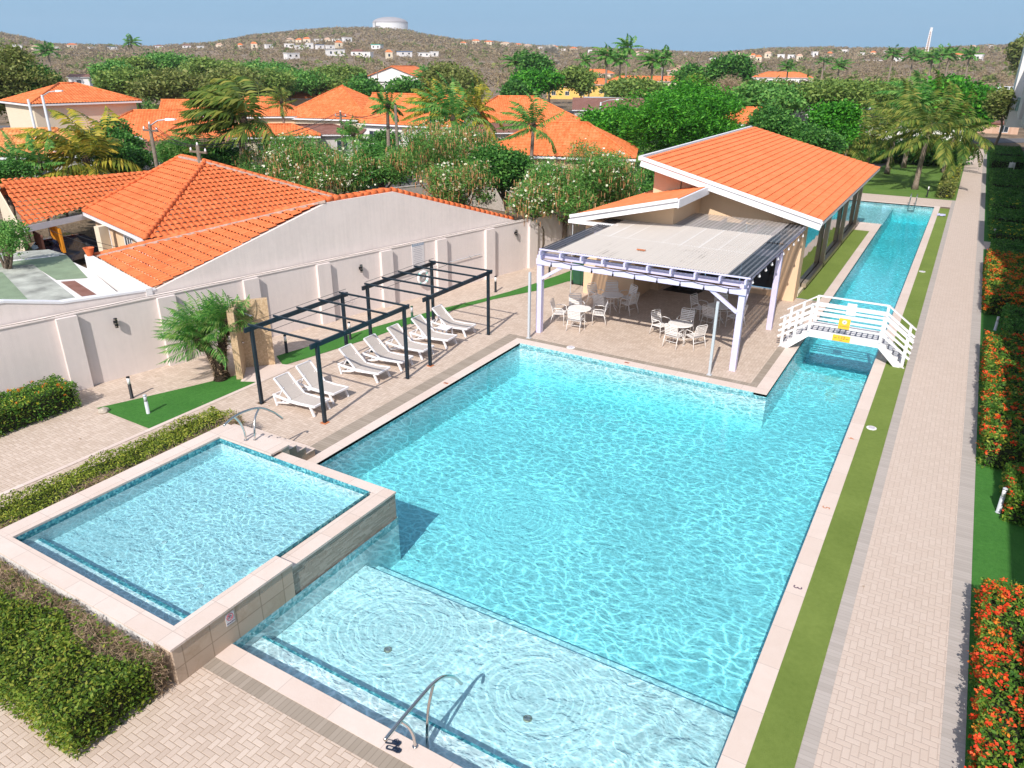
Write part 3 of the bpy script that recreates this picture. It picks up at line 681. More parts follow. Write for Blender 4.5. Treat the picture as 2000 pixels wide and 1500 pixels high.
# rules sign
p0 = onwall(27.55, .0, 2.02); sg = thing('rules_sign', 'tall white pool rules sign with blue header on the boundary wall', 'sign', p0)
rt = WD; upv = Vector((0,0,1))
def plate(mb, c, w, h, t, rt=rt, nn=WN):
    c = Vector(c); a = rt*w/2; b = Vector((0,0,h/2)); n2 = nn*t
    return mb.hexa([c-a-b, c-a-b+n2, c+a-b+n2, c+a-b], [c-a+b, c-a+b+n2, c+a+b+n2, c+a+b])
plate(MB(), p0, .74, 1.25, .02).build('board', 'signwhite', sg); plate(MB(), p0+WN*.0205+Vector((0,0,.545)), .70, .13, .003).build('header', 'signblue', sg)
text('POOL RULES', .105, p0+WN*.026+Vector((0,0,.545)), rt, upv, 'signwhite', 'lettering', sg)
mb = MB()
for i in range(12): plate(mb, p0+WN*.0205+Vector((0,0,.42-i*.085))-rt*(.02 if i % 3 else 0), .5+.08*((i*7) % 3-1), .016, .002)
mb.build('text_lines', 'inkgray', sg)
# life ring on bracket
p0 = onwall(27.7, .12, .95); o = thing('life_ring', 'white life ring hanging on the boundary wall behind far pergola', 'life ring', p0)
mb = MB(); pts = [p0+(WD*math.cos(t)+upv*math.sin(t))*.29 for t in [2*PI*i/28 for i in range(29)]]; mb.tube(pts, .065, 10, False); mb.build('ring', 'pwhite', o, True)
mb = MB()
for t in (.8, 2.4, 3.9, 5.5): mb.tube([p0+(WD*math.cos(t+s)+upv*math.sin(t+s))*.29 for s in (-.09, 0, .09)], .069, 10)
mb.build('band', 'teal', o); MB().beam(onwall(27.7, 0, .95), onwall(27.7, .14, .95), .06).build('bracket', 'polegray', o)
p0 = onwall(27.0, .07, 1.35); o = thing('reach_pole', 'long pale rescue pole fixed along the boundary wall by the life ring', 'pole', p0); MB().tube([onwall(25.4, .07, 1.3), onwall(31.5, .07, 1.42)], .018).build('pole', 'polegray', o); MB().beam(onwall(26, 0, 1.31), onwall(26, .07, 1.31), .03).beam(onwall(30.8, 0, 1.4), onwall(30.8, .07, 1.4), .03).build('clip', 'blackmat', o)
p0 = onwall(23.2, .05, .9); o = thing('cable_coil', 'thin looped cable hanging on boundary wall between two pergolas', 'cable', p0); MB().tube([p0+WD*(.32*math.cos(t)+.03*t)+upv*.3*math.sin(t*.93) for t in [i*.35 for i in range(38)]], .006, 5).build('coil', 'inkgray', o)
# conduit wire along wall top
o = tag(MB().tube([Vector(wpt(y, -.02, 2.685+.012*math.sin(y*3))) for y in np.arange(8, 60, .6)], .011, 5).build('cable', 'wood'), 'thin brown cable lying along the top of the boundary wall', 'cable')
# shower wall
sh = thing('shower_wall', 'tall tan pebble-faced angled shower wall beside the small palm', 'shower', (-20.9, 17, 0))
m = M('pebble_stone', (.5,.36,.22), .7); m.color(m.ramp(m.noise(14, 5, rough=.8), (.35, (.42,.28,.16)), (.5, (.55,.39,.235)), (.65, (.66,.50,.33)))); m.bump(m.noise(40, 3), .02); MT['pebble'] = m.m
a = Vector((-20.85, 15.75, 0)); b = Vector((-21.15, 17.15, 0)); c = Vector((-20.45, 18.0, 0)); 
a = at(475, 741); b = at(514, 720); c = at(538, 712); b = Vector((-21.35, 17.0, 0)); 
def prism(mb, pts, z0, z1): return mb.poly([(p[0], p[1], z1) for p in pts], z1-z0)
d1 = (b-a).normalized(); n1 = Vector((-d1.y, d1.x, 0)); d2 = (c-b).normalized(); n2 = Vector((-d2.y, d2.x, 0))
prism(MB(), [a, b, c, c+n2*.22, b+(n1+n2)*.13, a+n1*.22], 0, 2.55).build('wall', 'pebble', sh)
struct(MB().poly([(a.x+.1, a.y-.2, .016), (-19.9, 16.3, .016), (-19.9, 18.1, .016), (c.x+.1, c.y+.1, .016), (b.x, b.y, .016)]).build('shower_floor', 'coping'))
s0 = a.lerp(b, .75)-n1*.0; hd = s0-n1*.42+Vector((0,0,2.1))
MB().tube([s0+Vector((0,0,2.15)), s0-n1*.2+Vector((0,0,2.2)), hd], .014)._lathe([(.02, .03), (.09, 0), (.09, -.015)], hd, 14).build('shower_head', 'steel', sh, True)
MB()._lathe([(.03,-.03), (.045,0), (.03,.03)], s0-n1*.03+Vector((0,0,1.1)), 12).tube([s0+Vector((0,0,1.1)), s0-n1*.1+Vector((0,0,1.1))], .012).build('valve', 'steel', sh, True)
# ================================================================ pergolas over the loungers
def pergola(y0, y1, lab):
    x0, x1, h = -19.98, -15.62, 2.62
    x0 = -18.5
    o = thing('black_pergola', lab, 'pergola', ((x0+x1)/2, (y0+y1)/2, 0), 0, 'dark metal pergolas over sun loungers')
    xl0 = xl1 = x0; x1 = -15.68
    xs = {(0, 0): (xl0, y0), (1, 0): (x1, y0), (0, 1): (xl1, y1), (1, 1): (x1, y1)}
    for k, (x, y) in xs.items():
        MB().box(x-.05, x+.05, y-.05, y+.05, 0, h).build('post', 'black', o)
        MB().box(x-.11, x+.11, y-.11, y+.11, .0, .014).build('base_plate', 'steel' if k != (1, 0) else 'redbrick', o)
    A = Vector((*xs[(0, 0)], h)); B = Vector((*xs[(0, 1)], h)); Cc = Vector((*xs[(1, 0)], h)); D = Vector((*xs[(1, 1)], h))
    e = .28
    for p, q in ((A, B), (Cc, D)):
        d = (q-p).normalized(); MB().beam(p-d*e, q+d*e, .06, .15).build('beam', 'black', o)
    for i in range(5):
        p = A.lerp(B, i/4); q = Cc.lerp(D, i/4); d = (q-p).normalized()
        MB().beam(p-d*.12+Vector((0,0,.105)), q+d*.2+Vector((0,0,.105)), .05, .06).build('rafter', 'black', o)
    for f in (.0, .25):
        p = A.lerp(Cc, f)+Vector((0,0,.2 if f == 0 else .02)); q = B.lerp(D, f)+Vector((0,0,.2 if f == 0 else .02)); MB().tube([p-(q-p)*.02, q+(q-p)*.05], .008, 5).build('wire', 'black', o)
pergola(15.13, 19.33, 'dark metal pergola nearer the shower wall and small palm'); pergola(20.7, 24.78, 'dark metal pergola nearer the lavender pergola')
# ================================================================ sun loungers
lo = thing('sun_lounger', 'x', 'sun lounger', (0,0,0), 0, 'white loungers in a row under the pergolas')
W = .34
for s in (-1, 1):
    y = s*W
    MB().beam((.02, y, .36), (.75, y, .30), .05, .07).beam((.75, y, .30), (1.2, y, .31), .05, .09).beam((1.2, y, .31), (1.86, y, .355), .05, .07).beam((.2, y, .12), (.75, y, .245), .045, .05).build('side_rail', 'pwhite', lo, world=False)
    MB().beam((.06, y, .35), (.16, y, 0), .05, .06).build('leg', 'pwhite', lo, world=False)
    MB().beam((1.66, y, .33), (1.82, y, 0), .05, .07).build('leg', 'pwhite', lo, world=False)
MB().beam((.04, -W, .35), (.04, W, .35), .05).beam((1.86, -W, .355), (1.86, W, .355), .05, .06).beam((.45, -W, .22), (.45, W, .22), .04).build('cross_bar', 'pwhite', lo, world=False)
MB().add([(.76, -.30, .335), (1.85, -.30, .372), (1.85, .30, .372), (.76, .30, .335), (1.3, -.30, .32), (1.3, .30, .32)], [(0, 4, 5, 3), (4, 1, 2, 5)]).build('seat_sling', 'sling', lo, world=False)
bk = thing('tmp', '', '', (0,0,0)); bpy.data.objects.remove(bk)
hb = Vector((.78, 0, .34)); tb = Vector((.12, 0, .95))
MB().beam(hb+Vector((0,W-.03,0)), tb+Vector((0,W-.03,0)), .045, .05).beam(hb-Vector((0,W-.03,0)), tb-Vector((0,W-.03,0)), .045, .05).beam(tb-Vector((0,W-.03,0)), tb+Vector((0,W-.03,0)), .04, .035).build('backrest_frame', 'pwhite', lo, world=False)
m5 = hb.lerp(tb, .5)+Vector((-.02,0,-.02))
MB().add([hb-Vector((0,.30,0)), hb+Vector((0,.30,0)), m5+Vector((0,.30,0)), m5-Vector((0,.30,0)), tb+Vector((0,.30,0)), tb-Vector((0,.30,0))], [(0, 1, 2, 3), (3, 2, 4, 5)]).build('backrest_sling', 'sling', lo, world=False)
MB().beam((.42, .22, .66), (.2, .22, .33), .03).beam((.42, -.22, .66), (.2, -.22, .33), .03).build('prop', 'pwhite', lo, world=False)
LY = [(15.6,-18.07), (16.74,-18.22), (18.72,-18.12), (20.0,-18.08), (21.4,-18.1), (22.78,-18.0), (24.33,-18.1)]
LL = ['white sun lounger nearest the camera, its foot beside the front pergola post', 'second white lounger of the front pair, behind the pergola front post', 'white lounger under the middle of the nearer pergola, third from the camera', 'white lounger beside the far end of the nearer pergola, fourth from camera', 'white lounger between two pergola posts, fifth from the camera', 'white lounger just before the low side table, sixth from camera', 'farthest white lounger, behind the low white side table']
for i, (y, x) in enumerate(LY):
    if i == 0: lo.location = (x, y, 0); lo.matrix_basis = Matrix.Translation((x, y, 0)); lo['label'] = LL[0]
    else: dup(lo, (x, y, 0), (-.05, .02, .03, -.02, .02, 0)[i-1]*1.0, LL[i])
st = thing('side_table', 'low square white plastic table beside the farthest sun lounger', 'side table', (-17.0, 23.5, 0), .1)
MB().box(-.25, .25, -.25, .25, .40, .44).build('table_top', 'pwhite', st, world=False)
for sx in (-1, 1):
    for sy in (-1, 1): MB().beam((sx*.21, sy*.21, .4), (sx*.24, sy*.24, 0), .05).build('leg', 'pwhite', st, world=False)
# ================================================================ lavender pergola with corrugated roof
gz = thing('lavender_pergola', 'pale lavender timber pergola with translucent corrugated roof over the dining tables', 'pergola', (-9.9, 30, 0))
P4 = [(-14.02,26.16), (-5.87,26.19), (-5.80,31.63), (-14.02,31.6)]
for i, (x, y) in enumerate(P4[:3]): MB().box(x-.11, x+.11, y-.11, y+.11, 0, 3.3).build('post', 'lav', gz)
MB().box(-14.15, -5.72, 26.0, 26.04, 2.93, 3.16).build('beam', 'lav', gz); MB().box(-14.15, -5.72, 26.262, 26.33, 3.16, 3.36).build('beam', 'lav', gz)
MB().box(-14.15, -5.7, 31.55, 31.7, 3.12, 3.38).build('beam', 'lav', gz)
for k in range(10):
    x = -13.9+k*.905; MB().beam((x, 25.80, 3.45), (x, 36.3, 3.53), .07, .17).build('rafter', 'lav', gz)
MB().beam((-13.92, 26.1, 2.35), (-12.95, 26.1, 2.98), .1, .12).build('brace', 'lav', gz); MB().beam((-5.97, 26.1, 2.25), (-7.05, 26.1, 2.98), .1, .12).build('brace', 'lav', gz)
MB().beam((-5.83, 26.3, 2.4), (-5.83, 27.2, 3.3), .09, .1).build('brace', 'lav', gz)
def corr(x0, x1, y0, y1, z0, z1, pitch=.1, amp=.018):
    n = int((x1-x0)/pitch*4); v = []; f = []
    for j, (y, z) in enumerate(((y0, z0), (y1, z1))):
        for i in range(n+1): v.append((x0+(x1-x0)*i/n, y, z+amp*math.sin(i*PI/2)))
    for i in range(n): f.append((i, i+1, n+2+i, n+1+i))
    return MB().add(v, f)
corr(-13.98, -5.62, 25.95, 31.9, 3.585, 3.63).build('roof_sheet', 'poly', gz); corr(-11.03, -6.45, 32.9, 36.35, 3.66, 3.68).build('roof_sheet', 'polypale', gz); corr(-6.45, -5.62, 31.8, 36.35, 3.66, 3.68).build('roof_sheet', 'poly', gz); corr(-13.98, -13.2, 31.8, 33.0, 3.65, 3.66).build('roof_sheet', 'poly', gz)
mb = MB().poly([(-13.2, 25.68, 3.662), (-6.45, 25.68, 3.662), (-6.45, 33.0, 3.725), (-13.2, 33.0, 3.725)]); v = mb.v; mb = MB()
n = 270; vs = []; fs = []
for j, (y, z) in enumerate(((25.97, 3.61), (33.0, 3.69))):
    for i in range(n+1): vs.append((-13.2+6.75*i/n, y, z+.016*math.sin(i*PI/2)))
for i in range(n): fs.append((i, i+1, n+2+i, n+1+i))
mb.add(vs, fs).build('cover_sheet', 'shade', gz)
MB().box(-13.98, -5.62, 25.93, 25.945, 3.55, 3.61).build('eave_strip', 'lav', gz)
MB().box(-10.5, -10.15, 27.55, 27.66, 3.66, 3.69).build('patch', 'redbrick', gz)
# string lights
sl = thing('string_lights', 'black string of bulbs draped along the lavender pergola beams', 'string lights', (-10, 26, 3.3))
pts = []
for i in range(0, 73):
    t = i/72; x = -13.9+8.0*t; pts.append(Vector((x, 25.98, 3.17-.05*abs(math.sin(t*9*PI)))))
MB().tube(pts, .012, 5).build('cable', 'blackmat', sl)
pr = [Vector((-5.68, 26.1+i*.25, 3.44-.06*abs(math.sin(i*.785)))) for i in range(40)]; MB().tube(pr, .01, 5).build('cable', 'blackmat', sl)
for i in range(4, 72, 8):
    p = pts[i]; MB()._lathe([(.012, 0), (.014, -.10), (.035, -.13), (.03, -.2), (.01, -.22)], p, 8).build('bulb', 'blackmat', sl, True)
for i in range(2, 40, 4):
    p = pr[i]; MB()._lathe([(.02, 0), (.02, -.05), (.05, -.09), (.05, -.13), (.01, -.16)], p, 8).build('bulb', 'pwhite', sl, True)
# grey poles at the pool edge
for (x, y, lab) in ((-6.48, 25.3, 'slim grey pole at pool edge before the right dining tables'), (-14.03, 25.28, 'slim grey pole at the left pool corner beside the lavender post')):
    o = thing('grey_pole', lab, 'pole', (x, y, 0), 0, 'slim grey poles at the pool edge'); MB().box(-.045, .045, -.045, .045, 0, 2.76).build('shaft', 'polegray', o, world=False); MB().box(-.09, .09, -.09, .09, 0, .015).build('base_plate', 'polegray', o, world=False); MB()._lathe([(.05, 0), (.05, .02)], (0,0,2.76), 10).build('cap', 'polegray', o, world=False)
# ================================================================ tables and chairs
tb_ = thing('patio_table', 'x', 'table', (0,0,0), 0, 'round white dining tables on the terrace')
MB()._lathe([(.0, .675), (.46, .675), (.50, .69), (.50, .715), (.47, .725), (.0, .725)], (0,0,0), 32).build('table_top', 'alu', tb_, world=False)
for k in range(4):
    a = PI/4+k*PI/2; ca, sa = math.cos(a), math.sin(a)
    MB().tube([(ca*.12, sa*.12, .675), (ca*.10, sa*.10, .45), (ca*.14, sa*.14, .2), (ca*.30, sa*.30, .06), (ca*.36, sa*.36, .0)], .016, 6).build('leg', 'alu', tb_, True, world=False)
MB()._lathe([(.11, .3), (.125, .31), (.11, .32)], (0,0,0), 14).build('ring', 'alu', tb_, world=False)
ch = thing('patio_chair', 'x', 'chair', (0,0,0), 0, 'white strap chairs on the terrace')   # faces +x
CS = 1.12
r = .0135
for s in (-1, 1):
    y = s*.27
    MB().tube([(.24, y, 0), (.235, y, .3), (.21, y, .60), (.15, y, .645), (-.12, y, .64), (-.20, y*.98, .60)], r, 6).build('armrest', 'alu', ch, True, world=False)
    MB().tube([(-.30, y, 0), (-.24, y*.96, .25), (-.19, y*.93, .42)], r, 6).build('leg', 'alu', ch, True, world=False)
    MB().tube([(.235, y, 0), (.235, y, .02)], r*1.4, 6).build('foot', 'alu', ch, True, world=False)
MB().tube([(.23, .245, .42), (-.17, .245, .40), (-.20, .245, .45), (-.30, .245, .86), (-.31, .2, .90), (-.31, -.2, .90), (-.30, -.245, .86), (-.20, -.245, .45), (-.17, -.245, .40), (.23, -.245, .42), (.23, .245, .42)], r, 6).tube([(-.24, -.27, .25), (-.24, .27, .25)], .009, 6).tube([(.235, -.27, .25), (.235, .27, .25)], .009, 6).build('frame', 'alu', ch, True, world=False)
mb = MB()
for i in range(7): x = .20-i*.058; z = .424-i*.003; mb.box(x-.022, x+.022, -.25, .25, z, z+.006)
mb.build('seat', 'alu', ch, world=False); mb = MB()
for i in range(6):
    f = .14+i*.155; c = Vector((-.20-.10*f, 0, .45+.41*f)); mb.beam(c+Vector((0,-.25,0)), c+Vector((0,.25,0)), .046, .006, up=(.97,0,.23))
mb.build('backrest', 'alu', ch, world=False)
TB = [((-13.05,28.0), 'left front', 'white round table in front left, fully in the sun', [(-160,.88), (-75,.82), (10,.0), (125,.86), (35,.85)]),
      ((-12.65,30.6), 'left rear', 'white round table in the shade beside the tan wall', [(115,.9), (60,.88), (-5,.86), (-100,.86), (170,.9)]),
      ((-8.65,28.3), 'right front', 'white round table in sun before the right lavender post', [(95,.86), (170,.9), (-88,.84), (-30,.9)]),
      ((-8.0,31.5), 'right rear', 'white round table in deepest shade behind the right lavender post', [(100,.88), (175,.9), (-95,.86), (-20,.9)])]
CW = {'left front': ('the sunny left front table', ['turned out at far left', 'nearest the camera, left side', '', 'rear left with back to wall', 'rear right, tucked close']),
      'left rear': ('the shaded table by the tan wall', ['back against tan wall, left', 'back against tan wall, right', 'facing left', 'back to camera', 'at far left facing right']),
      'right front': ('the sunny right front table', ['behind it facing camera', 'at its left side', 'back to camera', 'at its right side']),
      'right rear': ('the shaded right rear table', ['behind it near screens', 'at its left side', 'back to camera', 'half hidden behind lavender post'])}
ft = fc = True
for (tx, ty), key, tl, chs in TB:
    if ft: tb_.matrix_basis = Matrix.Translation((tx, ty, 0)); tb_['label'] = tl; ft = False
    else: dup(tb_, (tx, ty, 0), .3, tl)
    tn, ws = CW[key]
    for (ang, d), wd in zip(chs, ws):
        if d == 0: continue
        a = math.radians(ang); x = tx+math.cos(a)*d; y = ty+math.sin(a)*d; rz = a+PI+random.uniform(-.25, .25); lab = f'white strap chair at {tn}, {wd}'
        if fc: ch.matrix_basis = Matrix.Translation((x, y, 0)) @ Matrix.Rotation(rz, 4, 'Z') @ Matrix.Scale(CS, 4); ch['label'] = lab; fc = False
        else: dup(ch, (x, y, 0), rz, lab, CS)
dm = thing('doormat', 'dark doormat on the terrace before the black screens', 'doormat', (-10.9, 35.5, 0)); MB().poly([(-11.75, 34.9, .02), (-10.1, 34.9, .02), (-9.9, 36.1, .02), (-11.55, 36.1, .02)], .018).build('mat', 'blackmat', dm); MB().box(-11.4, -10.3, 35.1, 35.9, .021, .026).build('pile', 'wheel', dm)
# wheelie bin
bn = thing('wheelie_bin', 'dark green wheelie bin on the turf beside the tan wall', 'bin', (-15.75, 33.7, 0))
MB().hexa([(-.26,-.28,.06), (.26,-.28,.06), (.26,.26,.06), (-.26,.26,.06)], [(-.34,-.36,1.05), (.34,-.36,1.05), (.34,.34,1.05), (-.34,.34,1.05)]).build('body', 'bin', bn, world=False)
MB().hexa([(-.36,-.38,1.052), (.36,-.38,1.052), (.36,.38,1.052), (-.36,.38,1.052)], [(-.33,-.30,1.12), (.33,-.30,1.12), (.33,.36,1.14), (-.33,.36,1.14)]).build('lid', 'bin', bn, world=False)
for s in (-1, 1): MB().tube([(s*.33, -.25, .12), (s*.27, -.25, .12)], .12, 14).build('wheel', 'wheel', bn, world=False)
MB().tube([(-.28, .42, 1.03), (.28, .42, 1.03)], .018).build('handle', 'bin', bn, world=False)
# bollards
def bollard(x, y, lab, h=.78, light=True, mats=('blackmat', 'pwhite')):
    o = thing('bollard_light', lab, 'bollard light', (x, y, 0), 0, 'garden bollard lights')
    if light:
        MB()._lathe([(.07, 0), (.07, .01), (.055, .012), (.055, h*.66)], (0,0,0), 16).build('post', mats[0], o, True, world=False)
        MB()._lathe([(.05, h*.66), (.05, h*.95)], (0,0,0), 16).build('diffuser', mats[1], o, True, world=False)
        MB()._lathe([(.058, h*.95), (.058, h), (.03, h+.01)], (0,0,0), 16).build('cap', mats[0], o, True, world=False)
    return o
bollard(-22.5, 13.15, 'black bollard light with white lens by the turf corner'); bollard(-20.97, 12.67, 'plain pale grey bollard standing in the green turf', .66, True, ('polegray', 'polegray'))
bollard(-21.2, 18.85, 'black bollard light behind the first lounger, beside the shower wall', .75); bollard(-20.15, 21.3, 'black bollard light by rear post of the nearer pergola', .75)
bollard(-18.68, 30.2, 'black bollard light on turf ribbon, right of far pergola', .8); bollard(-17.8, 34.2, 'black bollard light seen behind the lavender pergola brace', .75)
bollard(-19.2, 24.2, 'green-tinted bollard light behind the farthest loungers', .8, True, ('bin', 'polegray'))
bollard(2.55, 20.2, 'slanting grey bollard light at the lone ixora bush beside walkway', .72, True, ('polegray', 'pwhite')); bollard(2.5, 57.3, 'grey bollard light at the yellow flower bed corner', .7, True, ('polegray', 'pwhite'))
bollard(2.55, 36.6, 'pale bollard light beside the dark clipped hedge', .6, True, ('polegray', 'polegray')); bollard(-2.3, 73.6, 'black and white bollard light behind the pool ladder', .95)
for (x, y, s, lab) in ((-22.3, 12.0, .16, 'pale rock at the tip of the turf lawn'), (-21.1, 16.5, .12, 'small pale rock between palm and shower wall')):
    bm = bmesh.new(); bmesh.ops.create_icosphere(bm, subdivisions=3, radius=s)
    for q in bm.verts: q.co *= 1+.35*noise.noise(q.co*9+Vector((x, y, 0))); q.co.z *= .6
    me = bpy.data.meshes.new('r'); bm.to_mesh(me); bm.free(); o = fin(me, 'rock', 'rock', None, True); o.location = (x, y, s*.3); tag(o, lab, 'rock')
# handrails
def rail(pts1, pts2, lab, loc, group='arched steel handrails'):
    o = thing('handrail', lab, 'handrail', loc, 0, group)
    def arc(a, b, h, lean, n=18):
        a = Vector(a); b = Vector(b); return [a.lerp(b, i/n)+Vector(lean)*math.sin(PI*i/n)+Vector((0,0,h*math.sin(PI*i/n)**.8)) for i in range(n+1)]
    return o
def crv(pts, n=8):
    pts = [Vector(p) for p in pts]; P = [pts[0]]+pts+[pts[-1]]; out = []
    for i in range(1, len(P)-2):
        for k in range(n):
            t = k/n; a, b, c, d = P[i-1], P[i], P[i+1], P[i+2]
            out.append(.5*((2*b)+(c-a)*t+(2*a-5*b+4*c-d)*t*t+(3*b-a-3*c+d)*t**3))
    return out+[pts[-1]]
o = thing('handrail', 'arched stainless handrail rising from the shallow shelf beside flip-flops', 'handrail', (-6.1, 7.2, 0), 0, 'arched steel handrails')
xr = -6.2
MB().tube(crv([(-5.88,6.22,.86), (-5.88,6.6,.90), (-5.88,7.05,.92), (-5.88,7.45,.92), (-5.88,7.75,.83), (-5.87,8.05,.58), (-5.86,8.27,.24)]), .031, 12).build('top_bar', 'steel', o, True)
MB().tube(crv([(-5.88,6.93,.0), (-5.88,6.90,.3), (-5.88,6.78,.62), (-5.88,6.62,.88)]), .028, 12).build('leg', 'steel', o, True)
MB().tube(crv([(-5.88,7.25,-.36), (-5.88,7.26,.0), (-5.88,7.33,.5), (-5.88,7.5,.9)]), .028, 12).build('leg', 'steel', o, True)
MB()._lathe([(.05,0),(.05,.012)], (-5.88,6.93,.0145), 14)._lathe([(.05,0),(.05,.012)], (-5.88,7.25,-.359), 14).build('flange', 'steel', o)
o = thing('handrail', 'arched stainless handrail over the steps of the raised wading pool', 'handrail', (-15.5, 12.1, .85), 0, 'arched steel handrails')
MB().tube(crv([(-15.52,11.36,1.56), (-15.51,11.75,1.68), (-15.5,12.2,1.68), (-15.5,12.62,1.57), (-15.5,13.02,1.28), (-15.5,13.33,.94)]), .031, 12).build('top_bar', 'steel', o, True)
MB().tube(crv([(-15.50,11.98,.86), (-15.5,11.96,1.15), (-15.5,11.86,1.45), (-15.51,11.72,1.67)]), .028, 12).build('leg', 'steel', o, True)
MB().tube(crv([(-15.30,12.12,.86), (-15.32,12.16,1.15), (-15.42,12.32,1.42), (-15.5,12.55,1.58)]), .028, 12).build('leg', 'steel', o, True)
MB()._lathe([(.06,0),(.06,.012)], (-15.50,11.98,.852), 14)._lathe([(.05,0),(.05,.012)], (-15.30,12.12,.852), 14).build('flange', 'steel', o)
o = thing('pool_ladder', 'steel ladder at the far end of the lap channel', 'ladder', (-3.0, 68.6, 0))
for s in (-.22, .22): MB().tube(crv([(-3.05+s, 69.2, .0), (-3.05+s, 69.1, .75), (-3.05+s, 68.8, .85), (-3.05+s, 68.45, .6), (-3.05+s, 68.45, -.6)]), .03, 8).build('rail', 'steel', o, True)
for z in (-.25, -.5): MB().box(-3.27, -2.83, 68.4, 68.5, z, z+.03).build('rung', 'steel', o)
# flip-flops
def flip(x, y, rz, lab):
    o = thing('flip_flop', lab, 'flip-flop', (x, y, .0145), rz, 'pair of flip-flops')
    pr = [(-.13,-.035), (-.10,-.04), (0,-.036), (.08,-.05), (.125,-.035), (.14,0), (.125,.035), (.08,.046), (0,.034), (-.10,.036), (-.13,.03), (-.14,0)]
    MB().poly([(a, b, .02) for a, b in pr], .02).build('sole', 'carpaint', o, world=False)
    MB().poly([(-.10,-.02,.0235), (-.02,-.018,.0235), (-.02,.018,.0235), (-.10,.02,.0235)], .002).build('insole', 'sling', o, world=False)
    MB().tube(crv([(.0,-.04,.02), (.04,-.03,.05), (.085,0,.03), (.04,.03,.05), (.0,.04,.02)]), .008, 6).build('strap', 'carpaint', o, True, world=False)
flip(-6.24, 6.80, .35, 'black flip-flop on coping, the one nearer the pool water'); flip(-6.15, 6.70, .2, 'black flip-flop on coping, the one nearer the camera')
# towel on turf
bm = bmesh.new(); bmesh.ops.create_grid(bm, x_segments=24, y_segments=16, size=.5)
for q in bm.verts: q.co = Vector((q.co.x*.55, q.co.y*.9, .05+.07*abs(noise.noise(q.co*6))+.03*noise.noise(q.co*17)))
me = bpy.data.meshes.new('t'); bm.to_mesh(me); bm.free(); o = fin(me, 'towel', plain('towel_fabric', (.55,.55,.80), .9, var=.3, scale=14), None, True); o.location = (-.8, 64.9, 0); tag(o, 'crumpled pale lilac towel on the far end of turf strip', 'towel')
# no-diving plaque on wading pool wall
pl = thing('warning_plaque', 'small white prohibition plaque on the tan travertine wall', 'sign', (-10.4, 7.05, .6))
MB().box(-10.399, -10.39, 6.95, 7.15, .47, .73).build('plate', 'signwhite', pl)
c = Vector((-10.388, 7.05, .64)); MB().tube([c+Vector((0, .07*math.cos(t), .07*math.sin(t))) for t in [2*PI*i/24 for i in range(25)]], .006, 6, False).tube([c+Vector((0,-.05,.05)), c+Vector((0,.05,-.05))], .006, 6).build('ban_symbol', 'inkred', pl)
MB().tube([c+Vector((0,-.035,-.02)), c+Vector((0,.0,.03)), c+Vector((0,.04,.01))], .006, 6).build('figure', 'ink', pl)
text('NO DIVING', .034, (-10.388, 7.05, .51), (0,1,0), (0,0,1), 'ink', 'lettering', pl)
# ================================================================ footbridge
br = thing('footbridge', 'white arched footbridge with slatted railings over the lap channel', 'footbridge', (-2.7, 30.3, 0))
YN, YF = 29.7, 30.9; XA, XB, XC, XD = -4.95, -3.95, -1.4, -.45; ZD = .85
def prof(z0, z1): return [(XA, z0), (XB, z0+ZD), (XC, z0+ZD), (XD, z0), (XD+.08 if 0 else XD, z1), (XC, z1+ZD), (XB, z1+ZD), (XA, z1)]
for Y in (YN, YF):
    pts = [(XA-.06, 0), (XA+.32, 0), (XB+.02, ZD-.22), (XC-.02, ZD-.22), (XD-.32, 0), (XD+.06, 0), (XC, ZD+.06), (XB, ZD+.06)]
    MB().poly([(x, Y+.04, z) for x, z in pts], .08, (0,-1,0)).build('stringer', 'whitetrim', br)
m = M('bridge_deck_tile', (.75,.73,.74), .4); x, y, z = m.xyz(); u = (x/.2); f = u.fract(); g = (y-29.75)/1.1
bar = f.gt(.38)*f.lt(.62)*(g.gt(.28)*g.lt(.72)); dot = (f-.5).abs().lt(.2)*(((g-.28).abs().lt(.06))+((g-.72).abs().lt(.06))); e = ((g-.95).abs().lt(.02))*((u*1.0).fract().lt(.3)); ln = f.lt(.03)
m.color(m.mixc((bar*.9+dot).min(1.0)+e*.6, m.mixc(ln*.3, (.75,.73,.74), (.3,.3,.3)), (.01,.02,.07))); MT['deckt'] = m.m
MB().poly([(XB, YN+.04, ZD), (XC, YN+.04, ZD), (XC, YF-.04, ZD), (XB, YF-.04, ZD)], .06).build('deck', 'deckt', br)
for (xa, xb, za, zb) in ((XA, XB, 0, ZD), (XD, XC, 0, ZD)):
    for k in range(4):
        x0 = xa+(xb-xa)*k/4; x1 = xa+(xb-xa)*(k+1.05)/4; z = za+(zb-za)*(k+.6)/4; MB().box(min(x0, x1), max(x0, x1), YN+.042, YF-.042, z-.05, z).build('step', 'deckt', br)
for Y, t in ((YN, -.03), (YF, .03)):
    yy = Y+t
    for (x, z, hh) in ((XA+.06, .05, 1.28), (XA+.62, .5, 1.2) if 0 else (XA+.5, .42, 1.2), (XB, ZD, 1.12), (XC, ZD, 1.12), (XD-.06, .05, 1.28)): MB().box(x-.05, x+.05, yy-.05, yy+.05, z, z+hh).build('post', 'whitetrim', br)
    for k in range(4):
        dz = (1.1, .80, .57, .34)[k]; w, h = (.11, .045) if k == 0 else (.03, .085)
        mb = MB().beam((XA-.12, yy+t*1.2, .15+dz-.05), (XB, yy+t*1.2, ZD+dz), w, h).beam((XB, yy+t*1.2, ZD+dz), (XC, yy+t*1.2, ZD+dz), w, h).beam((XC, yy+t*1.2, ZD+dz), (XD+.14, yy+t*1.2, .12+dz-.05), w, h); mb.build('rail', 'whitetrim', br)
